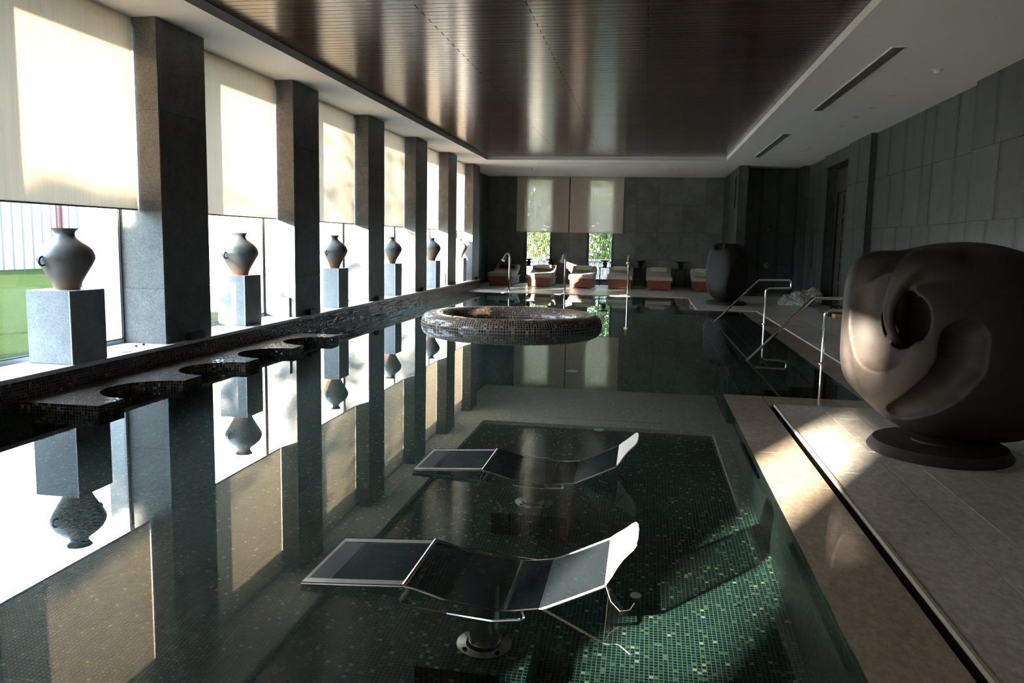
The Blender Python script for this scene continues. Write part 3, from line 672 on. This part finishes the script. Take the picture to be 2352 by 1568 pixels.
for yy, hh, nn, l in ((-6.4, 4.2, 3600, 'dense tall shrub on the lawn, first beside the near windows'), (-3.95, 4.2, 3600, 'dense tall shrub on the lawn, second beside the near windows'), (-1.3, 4.6, 700, 'sparse tall shrub on the lawn, third beside the near windows')):
    tree(-11.9, yy, hh, 1.15, .5, nn, l, int(yy * 10), .2, group='tall shrubs outside the near windows')

# ================================================================ OBJECTS
# --- big sculpture on the deck
def sculpture_big(X, Y, Z):
    c = (2.46, 6.80, .88); R_h = (.82, .52, .78); n_h = 2.15
    d = ell(X, Y, Z, c, R_h, n_h)
    d = smin(d, ell(X, Y, Z, (2.80, 6.88, .82), (.62, .50, .73), 2.2), .08)
    # upright plate at the back, round-cornered
    d = smin(d, ell(X, Y, Z, (2.04, 6.92, 1.0), (.43, .15, .585), 4.0), .04)
    # open bowl on the pool side in front of the plate, and the dark pit behind the arch
    d = smax(d, -ell(X, Y, Z, (1.64, 6.28, 1.13), (.38, .53, .56), 2.2), .006)
    d = smax(d, -ell(X, Y, Z, (2.03, 6.74, 1.05), (.165, .42, .29)), .02)
    # arch that leaves the front mass, curls over the pit and tucks in behind the lip
    A = [((2.22, 6.58, 1.45), .17), ((2.05, 6.54, 1.47), .13), ((1.93, 6.52, 1.38), .085), ((1.868, 6.54, 1.24), .055), ((1.858, 6.57, 1.10), .042), ((1.90, 6.62, .97), .036), ((1.98, 6.68, .87), .036), ((2.08, 6.74, .78), .04)]
    q = np.array([(*p, r) for p, r in A]); tt = np.linspace(0, len(A) - 1, 31); fine = []
    for u in tt:
        i = min(int(u), len(A) - 2); f = u - i; p0, p1, p2, p3 = q[max(i - 1, 0)], q[i], q[i + 1], q[min(i + 2, len(A) - 1)]
        fine.append(.5 * (2 * p1 + (p2 - p0) * f + (2 * p0 - 5 * p1 + 4 * p2 - p3) * f ** 2 + (3 * p1 - p0 - 3 * p2 + p3) * f ** 3))
    arch = np.full_like(d, 9.0)
    for a, b in zip(fine[:-1], fine[1:]): arch = np.minimum(arch, capsule(X, Y, Z, a[:3], b[:3], a[3], b[3]))
    d = smin(d, arch, .04)
    # long shallow scoop running down the front
    G = [((2.31, .93), .175), ((2.305, .76), .17), ((2.22, .59), .155), ((2.08, .43), .125), ((1.96, .33), .08)]; P = []
    for (x, z), r in G:
        q = 1 - min(.98, abs((x - c[0]) / R_h[0]) ** n_h + abs((z - c[2]) / R_h[2]) ** n_h); yf = c[1] - R_h[1] * q ** (1 / n_h); rho = r * 1.08
        P.append(((x, yf - math.sqrt(rho * rho - r * r), z), rho))
    for (a, ra), (b, rb) in zip(P[:-1], P[1:]): d = smax(d, -capsule(X, Y, Z, a, b, ra, rb), .005)
    return np.maximum(d, .10 - Z)
t = thing('abstract_sculpture', 'large dark bronze rounded abstract sculpture with a hollow, on the deck', 'sculpture', (2.34, 6.7, TZ), group='dark abstract sculptures')
o = put('sculpture_body', net_mesh('sculpture_body', sculpture_big, (1.4, 6.05, .04), (3.65, 7.6, 1.80),  .0125, 'bronze'), t, (-2.34, -6.7, -TZ))
sm = o.modifiers.new('smooth', 'SMOOTH'); sm.factor = .5; sm.iterations = 1
obj('sculpture_base', MB().lathe([(.545, 0), (.55, .02), (.505, .078), (.49, .084), (0.001, .084)], 56), 'bronze', t, smooth=30).scale = (.95, 1.0, 1)
obj('pivot_plate', MB().lathe([(.2, .084), (.2, .098), (.12, .12)], 32), 'bronze', t, smooth=30)
# --- far pod-shaped sculpture
def sculpture_pod(X, Y, Z):
    r = np.interp(Z, [.02, .10, .2, .35, .55, .8, 1.1, 1.3, 1.45, 1.58, 1.66, 1.75], [.12, .24, .38, .49, .545, .56, .545, .51, .465, .38, .25, .02])
    d = (np.sqrt(X ** 2 + Y ** 2) - r) * .75; tw = .22 * (Z - .75)
    d = smax(d, -.60 * (X - tw * .5) - .80 * Y - .50, .06)                          # flat flank towards the windows
    d = smax(d, .66 * (X - tw) - .75 * Y - .42, .012)                               # flat flank towards the wall, sharp ridge between
    d = smax(d, -ell(X, Y, Z, (.02, .02, 1.70), (.27, .30, .24)), .02)               # open mouth
    d = smax(d, -ell(X, Y, Z, (-.30, -.34, 1.60), (.17, .26, .15)), .015)
    return np.maximum(d, .075 - Z)
t = thing('abstract_sculpture', 'dark bronze pod-shaped sculpture standing beside the shower recess', 'sculpture', (2.17, 22.45, TZ), group='dark abstract sculptures')
put('sculpture_body', net_mesh('sculpture_body', sculpture_pod, (-.7, -.7, .02), (.7, .7, 1.75), .02, 'bronze'), t)
obj('sculpture_base', MB().lathe([(.545, 0), (.55, .02), (.51, .075), (.50, .08), (0.001, .08)], 48), 'bronze', t, smooth=30)

# --- mosaic ring in the pool
ring = MB(); RC, RR, RV, NU, NV = 1.49, .26, .225, 128, 36; vs = []; fs = []; uvs = []
def tp(i, j):
    a = 2 * math.pi * i / NU; t_ = 2 * math.pi * j / NV; n_ = 2 / 2.6
    cx_, sx_ = math.cos(t_), math.sin(t_); u = math.copysign(abs(cx_) ** n_, cx_) * RR; w = math.copysign(abs(sx_) ** n_, sx_) * RV
    return ((RC + u) * math.cos(a), (RC + u) * math.sin(a), w)
CU, CV = 2 * math.pi * RC, 2 * math.pi * .235
for i in range(NU):
    for j in range(NV): vs.append(tp(i, j))
for i in range(NU):
    for j in range(NV):
        fs.append((i * NV + j, ((i + 1) % NU) * NV + j, ((i + 1) % NU) * NV + (j + 1) % NV, i * NV + (j + 1) % NV))
        uvs.append([(CU * i / NU, CV * j / NV), (CU * (i + 1) / NU, CV * j / NV), (CU * (i + 1) / NU, CV * (j + 1) / NV), (CU * i / NU, CV * (j + 1) / NV)])
ring.add(vs, fs, uvs)
t = thing('mosaic_ring', 'brown mosaic ring lying half submerged in the middle of the pool', 'pool ring', (-2.53, 15.39, 0))
obj('ring_body', ring, 'ring', t, smooth=True)
for k in range(6):
    a = k * math.pi / 3; obj('support_post', MB().cyl((1.49 * math.cos(a), 1.49 * math.sin(a), 0), .08, ZF, -.12, 16), 'pool', t, smooth=40)

# --- swim-up bar with scooped seats
bx0, bx1, by0, tipw, bite, rb_ = XL - .004, -4.69, 6.27, .35, .975, .4875
pts = [(bx0, by0), (bx1, by0)]; y = by0
for k in range(4):
    y += tipw; pts.append((bx1, y)); c = y + bite / 2
    for q in range(1, 24): a = -math.pi / 2 + math.pi * q / 24; pts.append((bx1 - rb_ * math.cos(a), c + rb_ * math.sin(a)))
    y += bite; pts.append((bx1, y))
y += tipw; pts += [(bx1, y), (bx0, y)]
t = thing('swim_up_bar', 'dark mosaic bar shelf with four scooped bays along the window side of the pool', 'pool bar', (XL, by0, 0))
o = obj('bar_top', MB().poly(pts, -.14, .09), 'brown', t, boxuv=True); o.location = (-XL, -by0, 0)
for k in range(5):
    yy = k * (tipw + bite) + tipw / 2; obj('bar_support', MB().box(.04, .5, yy - .1, yy + .1, ZF, -.14), 'brown', t, boxuv=True)

# --- water loungers
def water_lounger():
    t = thing('water_lounger', 'perforated steel water lounger on a pedestal', 'water lounger', group='steel loungers set in the pool')
    w = .285
    def sheet(prof, y0=-w, y1=w, th=.006, mb=None):
        mb = mb or MB(); top = prof; bot = [(x, z - th) for x, z in reversed(prof)]; return mb.sweep([(x, z) for x, z in top + bot], 'y', y0, y1)
    foot = [(-.81, .02), (-.55, .035), (-.32, .05)]
    seat = [(-.32, .05), (-.28, .045), (-.2, .024), (-.06, -.018), (.03, -.045), (.09, -.058), (.14, -.058)]
    back = [(.14, -.058), (.20, -.04), (.33, .014), (.46, .076), (.58, .135)]
    obj('foot_panel', sheet(foot, -w + .05, w - .05), 'perf', t, smooth=30)
    fr = MB()
    for s_ in (-1, 1): sheet(foot, s_ * (w - .025) - .025, s_ * (w - .025) + .025, .012, fr)
    obj('foot_rim', fr.box(-.81, -.66, -w + .05, w - .05, .012, .021), 'satin', t)
    obj('seat_panel', sheet(seat), 'perf', t, smooth=30)
    obj('seat_bar', MB().tube([(-.32, -w, .045), (-.32, w, .045)], .012, 8), 'steel', t, smooth=40); obj('seat_bar', MB().tube([(.14, -w, -.063), (.14, w, -.063)], .012, 8), 'steel', t, smooth=40)
    obj('back_panel', sheet(back), 'perf', t, smooth=30)
    # headrest: wide at the neck, a round tongue at the end
    a, b_ = Vector((.58, 0, .135)), Vector((.70, 0, .255)); out = []
    prof = [(0, -w), (.18, -.245), (.36, -.185), (.52, -.155), (.7, -.145), (.86, -.14), (.95, -.115), (1, -.06), (1.02, .06), (.99, .14), (.92, .19), (.8, .215), (.6, .225), (.4, .245), (.2, .27), (0, w)]
    nrm = Vector((b_.z - a.z, 0, -(b_.x - a.x))).normalized() * .006
    vs = [a + (b_ - a) * s_ * 1.12 + Vector((0, y_, 0)) for s_, y_ in prof]; n = len(vs)
    obj('headrest', MB().add(vs + [v_ + nrm for v_ in vs], [tuple(range(n)), tuple(range(2 * n - 1, n - 1, -1))] + [(i, i + n, (i + 1) % n + n, (i + 1) % n) for i in range(n)]), 'headsteel', t)
    edge = MB()
    for s_ in (-1, 1): edge.tube([(x, s_ * w, z - .006) for x, z in foot + seat[1:] + back[1:]], .008, 8)
    obj('side_rail', edge, 'steel', t, smooth=40)
    for s_ in (-1, 1):
        loop = fillet([(-.30, s_ * w, .03), (-.33, s_ * (w + .06), -.02), (-.10, s_ * (w + .085), -.05), (.10, s_ * (w + .07), -.10), (.24, s_ * (w + .04), -.09), (.22, s_ * w, -.05)], .05)
        obj('grab_bar', MB().tube(loop, .013, 8), 'chrome', t, smooth=40)
    obj('neck_cord', MB().tube([(.585, -w, .13), (.61, -w - .02, .07), (.65, -w - .03, .035), (.69, -w, .03), (.71, -w + .04, .045)], .0025, 6), 'bronze', t, smooth=40)
    obj('pedestal_column', MB().cyl((0, 0, 0), .075, -.73, -.07, 24), 'steel', t, smooth=40)
    fl = obj('flange', MB().lathe([(.135, -.735), (.135, -.722), (.09, -.715), (.078, -.69)], 32), 'steel', t, smooth=40)
    for k in range(4):
        an = math.pi / 4 + k * math.pi / 2; obj('bolt', MB().cyl((.113 * math.cos(an), .113 * math.sin(an), 0), .012, -.722, -.708, 8), 'black', fl)
    return t
M['headsteel'] = plain('bright_steel_headrest', (0.78, 0.77, 0.75), 0.45, 0.3, 0.05)
wl1 = water_lounger(); wl1.location = (-.70, 3.635, 0); wl1['label'] = 'perforated steel water lounger in the pool, the one nearer the camera'
wl2 = copy_tree(wl1); wl2.location = (-.72, 5.52, 0); wl2['label'] = 'perforated steel water lounger in the pool, the one nearer the mosaic ring'
for o_ in (wl1, wl2):
    for ch in o_.children: ch.cycles.is_caustics_receiver = True
for yc, l in ((3.65, 'square mosaic plinth under the nearer water lounger'), (5.53, 'square mosaic plinth under the farther water lounger')):
    o = tag(obj('pool_plinth', MB().box(-.26, .26, -.26, .26, 0, .365), 'pool', boxuv=True), l, 'plinth', 'mosaic plinths under the water loungers'); o.location = (-.72, yc, ZF); o.cycles.is_caustics_receiver = True

# --- chrome handrails
def handrail(y, label):
    t = thing('handrail', label, 'handrail', (2.455, y, 0), group='chrome pool handrails')
    p = [(1.2, -.28), (2.285, .90), (2.88, .915), (2.945, .905), (2.945, .765), (2.88, .75), (2.455, .735), (2.455, -.02)]
    path = fillet([(x - 2.455, 0, z) for x, z in p], .07, 6)
    obj('rail_tube', MB().tube(path, .021, 14), 'chrome', t, smooth=40)
    obj('floor_flange', MB().lathe([(.05, -.012), (.05, .006), (.03, .014), (.021, .02)], 24), 'chrome', t, smooth=40)
handrail(11.57, 'bent chrome pool handrail nearer the large sculpture')
handrail(17.17, 'bent chrome pool handrail nearer the pod-shaped sculpture')

# --- water spouts on the far edge
def spout(x, y, ang, label):
    t = thing('water_spout', label, 'water spout', (x, y, TZ), ang, group='chrome spouts on the far pool edge')
    arc = [(0, 0, .02), (0, 0, 1.05)] + [(0, -.11 + .11 * math.cos(a), 1.05 + .14 * math.sin(a)) for a in [math.pi * k / 10 for k in range(1, 9)]]
    obj('spout_pipe', MB().tube(arc, .032, 14), 'chrome', t, smooth=40)
    e = Vector(arc[-1]); d = (e - Vector(arc[-2])).normalized()
    obj('spout_mouth', MB().tube([e, e + d * .10, e + d * .2], [.033, .042, .062], 14), 'chrome', t, smooth=50)
    obj('spout_base', MB().lathe([(.12, 0), (.12, .012), (.06, .025), (.034, .03)], 28), 'chrome', t, smooth=40)
spout(-4.22, 25.1, -.55, 'chrome gooseneck water spout on the far edge, nearest the window pillars')
spout(-2.46, 25.05, -.25, 'chrome gooseneck water spout on the far edge, the middle of three')
spout(-.515, 25.1, -.05, 'chrome gooseneck water spout on the far edge, nearest the pod sculpture')

# --- pedestals and vases on the ledge
prof = [(.117, 0), (.118, .01), (.135, .06), (.165, .12), (.205, .19), (.245, .26), (.263, .30), (.266, .325), (.262, .35), (.24, .40), (.20, .445), (.15, .485), (.105, .52), (.09, .545), (.09, .56), (.10, .58), (.121, .602), (.118, .606), (.085, .57), (.08, .55)]
def smoothprof(p):
    out = []
    for i in range(len(p) - 1):
        p0, p1, p2, p3 = p[max(i - 1, 0)], p[i], p[i + 1], p[min(i + 2, len(p) - 1)]
        for k in range(2):
            s_ = k / 2; out.append(tuple(.5 * (2 * p1[j] + (p2[j] - p0[j]) * s_ + (2 * p0[j] - 5 * p1[j] + 4 * p2[j] - p3[j]) * s_ ** 2 + (3 * p1[j] - p0[j] - 3 * p2[j] + p3[j]) * s_ ** 3) for j in (0, 1)))
    return out + [p[-1]]
vm = MB().lathe(smoothprof(prof), 48, cap=False).add([(.117 * math.cos(2 * math.pi * k / 48), .117 * math.sin(2 * math.pi * k / 48), 0) for k in range(48)], [tuple(range(48))]).mesh('vase_body', 'vase', smooth=50)
lugp = [(.035 * math.cos(a), 0, .044 * math.sin(a)) for a in [2 * math.pi * k / 14 for k in range(14)]]
lug = MB().tube(lugp, .010, 8, closed=True).mesh('lug', 'darkframe', smooth=60)
cap_ = MB().lathe([(.25, 0), (.25, .012), (.245, .014)], 4).mesh('unused', 'pedestal')
PED = [(-5.72, 7.24, .48, .52), (-5.83, 10.96, .42, .50), (-5.76, 14.35, .42, .50), (-5.79, 17.85, .42, .50), (-5.73, 21.2, .42, .50), (-5.85, 25.0, .42, .50)]
pm = {}
for k, (x, y, dx, dy) in enumerate(PED):
    if (dx, dy) not in pm: pm[(dx, dy)] = (MB().box(-dx / 2, dx / 2, -dy / 2, dy / 2, 0, .72).mesh('pedestal_block', 'pedestal', bevel=.006))
    t = thing('stone_pedestal', 'square grey stone pedestal on the window ledge, ' + ORD[k], 'pedestal', (x, y, ZL), group='stone pedestals on the window ledge')
    put('pedestal_block', pm[(dx, dy)], t)
    obj('corner_edge', MB().box(dx / 2 - .012, dx / 2 + .002, -dy / 2 - .002, -dy / 2 + .012, .006, .716), 'ledge', t)
    t = thing('vase', 'round-shouldered glazed clay vase on its pedestal, ' + ORD[k], 'vase', (x, y + .02, ZL + .72), group='glazed vases on the window ledge')
    put('vase_body', vm, t)
    for s_ in ((0, 1) if k != 3 else (0,)):
        a = math.radians((-101, -106, -94, -160, -127, -100)[k]) + s_ * math.pi; r_ = .268
        l_ = put('lug_handle', lug, t, (r_ * math.cos(a), r_ * math.sin(a), .285), (0, 0, a))
# uplights at the pillar feet, slabs leaning by two pillars
for k, (a, b_) in enumerate(PIL[5:]):
    t = thing('uplight', 'dark box uplight at the foot of the pillar ' + ORD[k], 'uplight', (-5.50, (a + b_) / 2 + .05, ZL), group='box uplights at the pillar feet')
    obj('lamp_box', MB().box(-.028, .05, -.15, .15, .0, .085), 'darkframe', t, bevel=.006); obj('lamp_glass', MB().box(-.015, .035, -.13, .13, .085, .089), 'black', t)
for k, (a, x0, x1, h) in enumerate(((12.21, -5.88, -5.625, .31), (22.32, -5.85, -5.6, .33))):
    o = tag(obj('stone_slab', MB().box(x0, x1, a - .045, a - .003, ZL, ZL + h), 'pedestal', bevel=.003), 'grey stone slab standing against the %s pillar' % ('second' if k == 0 else 'fifth'), 'stone slab', 'slabs leaning by the pillars')
for k, (y_, l) in enumerate(((8.33, 'tiny dark knob on the ledge, farther from the near pillar'), (8.47, 'tiny dark knob on the ledge, close to the near pillar'))):
    t = thing('ledge_stud', l, 'stud', (-5.72, y_, ZL)); obj('stud_body', MB().lathe([(.008, 0), (.014, .008), (.014, .018), (.006, .024)], 12), 'darkframe', t, smooth=50)
t = thing('ledge_cover', 'flat round cover plate on the ledge beyond the near pedestal', 'cover plate', (-5.62, 7.95, ZL)); obj('cover_plate', MB().lathe([(.075, 0), (.075, .004), (.07, .006)], 28), 'frame', t, smooth=40); obj('cover_rim', MB().lathe([(.076, 0), (.082, .003), (.084, 0)], 28, cap=False), 'darkframe', t)

# --- daybeds along the back wall
def daybed():
    t = thing('daybed', 'wooden daybed with taupe cushion', 'daybed', group='daybeds along the back wall')
    front = [(-.385, .0), (-.29, .0), (-.25, .03), (.25, .03), (.29, .0), (.385, .0), (.385, .285), (-.385, .285)]
    obj('front_board', MB().sweep(front, 'y', 0, .03), 'lwood', t); obj('back_board', MB().sweep(front, 'y', 1.97, 2.0), 'lwood', t)
    for s_ in (-1, 1):
        sd = obj('side_panel', MB().box(s_ * .37 - .014, s_ * .37 + .014, .03, 1.97, .03, .285), 'wicker', t)
        for k in range(4): obj('side_rib', MB().box(s_ * .387 - .004, s_ * .387 + .004, .05, 1.95, .06 + k * .055, .085 + k * .055), 'wicker', sd)
    obj('bed_frame', MB().sweep([(-.44, .285), (-.3, .272), (0, .262), (.3, .272), (.44, .285), (.44, .335), (-.44, .335)], 'y', -.03, 2.0), 'lwood', t)
    top = [(-.05, .335), (-.06, .36), (-.06, .455), (-.04, .475)]
    ysec = [0.0, .3, .6, .9, 1.15, 1.35, 1.5, 1.65, 1.8]; zs = [.475, .472, .468, .472, .50, .55, .60, .66, .72]
    prof = [(-.05, .337)] + [(-.06, .36), (-.06, .455)]
    for i in range(len(ysec) - 1):
        y0, y1, z0, z1 = ysec[i], ysec[i + 1], zs[i], zs[i + 1]
        prof += [(y0 + .012, z0 - .012), (y0 + .05, z0 + .002), ((y0 + y1) / 2, (z0 + z1) / 2 + .006), (y1 - .05, z1 + .002)]
    prof += [(1.84, .70), (1.86, .66), (1.80, .60), (1.6, .50), (1.4, .42), (1.2, .36), (1.0, .337)]
    cu = obj('cushion', MB().sweep(prof, 'x', -.43, .43), 'cushion', t, bevel=.012, smooth=60)
    for s_ in (-1, 1): obj('piping', MB().tube([(s_ * .432, y_, z_ - .004) for y_, z_ in [(-.055, .345), (.5, .343), (1.0, .345), (1.2, .366), (1.4, .425), (1.6, .505), (1.8, .605), (1.86, .665)]], .012, 8), 'piping', cu, smooth=50)
    obj('head_support', MB().sweep([(1.0, .33), (1.25, .355), (1.5, .44), (1.8, .575), (1.82, .54), (1.5, .33)], 'x', -.40, .40), 'lwood', t)
    return t
def towel(x, y, rz, label):
    t = thing('rolled_towel', label, 'towel', (x, y, .60), rz, group='folded towels on the daybeds')
    obj('towel_roll', MB().sweep([(-.11, .0), (.11, .06), (.10, .15), (.06, .165), (-.06, .12), (-.115, .085)], 'x', -.29, .29), 'towel', t, bevel=.02, smooth=50)
    obj('towel_fold', MB().sweep([(-.118, .04), (-.112, .05), (-.112, .04)], 'x', -.285, .285), 'towel', t)
BEDS = [(-5.07, 28.1, 'in shadow beside the window pillars'), (-3.69, 28.12, 'second from the window pillars'), (-2.21, 28.1, 'third from the window pillars'),
        (-.87, 28.15, 'fourth from the window pillars'), (.475, 28.1, 'fifth from the window pillars'), (2.05, 28.1, 'half hidden behind the pod sculpture')]
db = daybed()
for k, (x, y, l) in enumerate(BEDS):
    o = db if k == 0 else copy_tree(db)
    o.location = (x, y, TZ); o['label'] = 'wooden daybed with taupe cushion, ' + l
    towel(x + .0, y + 1.42, 0, 'rolled beige towel on the daybed ' + l) if k else None
t = thing('rolled_towel', 'dark flat bolster on the shadowed daybed beside the window pillars', 'bolster', (-5.03, 29.5, .60), 0); obj('towel_roll', MB().sweep([(-.11, .0), (.11, .06), (.10, .13), (.06, .14), (-.06, .09), (-.115, .06)], 'x', -.30, .30), 'leather', t, bevel=.02, smooth=50)
# --- side tables with pedestal bowls
def table(x, y, label):
    t = thing('side_table', label, 'side table', (x, y, TZ), group='black metal side tables')
    obj('table_top', MB().box(-.21, .21, -.17, .17, .655, .68), 'black', t, bevel=.003)
    for sx in (-1, 1):
        for sy_ in (-1, 1): obj('leg', MB().box(sx * .18 - .012, sx * .18 + .012, sy_ * .14 - .012, sy_ * .14 + .012, 0, .655), 'black', t)
        obj('foot_bar', MB().box(sx * .18 - .012, sx * .18 + .012, -.14, .14, 0, .024), 'black', t)
bp_ = [(.085, 0), (.075, .02), (.06, .05), (.075, .08), (.095, .11), (.09, .14), (.055, .165), (.06, .19), (.12, .215), (.185, .235), (.195, .255), (.18, .25), (.09, .235), (.001, .23)]
bowlm = MB().lathe(bp_, 28, cap=False).mesh('bowl_body', 'black', smooth=40); footm = MB().lathe([(.09, 0), (.09, .012), (.08, .016)], 24).mesh('bowl_foot', 'black', smooth=40)
def bowl(x, y, label):
    t = thing('pedestal_bowl', label, 'bowl', (x, y, TZ + .68), group='black pedestal bowls'); put('bowl_body', bowlm, t, (0, 0, .006)); put('bowl_foot', footm, t)
for x, y, l in ((-4.37, 30.36, 'between the first two daybeds'), (-3.54, 30.36, 'just behind the second daybed'), (-1.50, 30.36, 'between the third and fourth daybeds'),
                (-.20, 30.36, 'between the fourth and fifth daybeds'), (1.26, 30.36, 'between the fifth daybed and the half-hidden one')):
    table(x, y, 'small black metal side table ' + l); bowl(x, y, 'black turned pedestal bowl on the side table ' + l)
table(-5.78, 30.2, 'small black metal side table in the dark corner beside the first daybed')

# --- shower fittings
t = thing('shower_fixture', 'chrome shower arm high on the dark recess wall', 'shower', (3.81, 26.8, 2.12))
obj('wall_plate', MB().tube([(0, 0, 0), (0, -.02, 0)], .06, 20), 'chrome', t, smooth=40); obj('shower_arm', MB().tube(fillet([(0, -.02, 0), (0, -.2, .03), (.02, -.3, -.06)], .05), .014, 10), 'chrome', t, smooth=40)
obj('spray_head', MB().tube([(.02, -.29, -.05), (.03, -.33, -.11)], [.02, .045], 14), 'chrome', t, smooth=40)
t = thing('shower_valve', 'round chrome shower valve low on the dark recess wall', 'shower valve', (3.80, 26.8, .98))
obj('wall_plate', MB().tube([(0, 0, 0), (0, -.015, 0)], .095, 28), 'chrome', t, smooth=40); obj('valve_knob', MB().tube([(0, -.015, 0), (0, -.07, 0)], [.035, .03], 16), 'chrome', t, smooth=40); obj('valve_lever', MB().tube([(0, -.06, 0), (.02, -.075, -.07)], .009, 8), 'chrome', t, smooth=40)

# --- heap of clear film and odds and ends by the door
rnd = random.Random(5)
bm = bmesh.new()
from mathutils import noise as mn
for (x, y, z, r) in ((0, 0, .16, .24), (-.27, .05, .11, .18), (.22, .1, .2, .23), (.38, -.02, .25, .24), (-.42, .1, .07, .1), (.1, -.14, .12, .18), (.42, .12, .12, .2)):
    g_ = bmesh.ops.create_icosphere(bm, subdivisions=4, radius=1)['verts']
    for v_ in g_:
        d_ = v_.co.normalized(); f_ = 1 + .45 * (abs(mn.noise(d_ * 3.3 + Vector((x * 9, y * 9, z)))) - .3) + .28 * (abs(mn.noise(d_ * 8 + Vector((x * 9, 3, z)))) - .25)
        v_.co = Vector((x, y, z)) + Vector((d_.x * r * f_, d_.y * r * f_, max(-z + .002, d_.z * r * f_ * .95)))
me = bpy.data.meshes.new('film_heap'); bm.to_mesh(me); bm.free(); me.materials.append(M['film'])
o = tag(put('plastic_wrap', me, None, (4.10, 22.75, TZ)), 'crumpled heap of clear plastic wrap on the deck by the wall', 'plastic wrap')
t = thing('black_bag', 'small black bag lying on the deck in front of the doorway', 'bag', (4.42, 19.55, TZ))
obj('bag_body', MB().lathe([(.12, 0), (.17, .04), (.15, .11), (.07, .16), (.001, .17)], 18, cap=False), 'leather', t, smooth=60).scale = (1.5, .8, 1)
obj('bag_strap', MB().tube([(-.2, 0, .05), (-.15, 0, .2), (0, 0, .25), (.15, 0, .2), (.2, 0, .05)], .012, 8), 'leather', t, smooth=50)
for k, (x, y, r_, l) in enumerate(((4.27, 19.08, .1, 'pale timber block lying on the deck by the black bag, nearest the pool'), (4.37, 19.05, .05, 'pale timber block lying on the deck, the middle of three'), (4.47, 19.03, -.1, 'pale timber block lying on the deck, nearest the wall'))):
    o = tag(obj('timber_block', MB().box(-.042, .042, -.12, .12, 0, .09), 'block', bevel=.003), l, 'timber block', 'timber blocks on the deck'); o.location = (x, y, TZ); o.rotation_euler = (0, 0, r_)
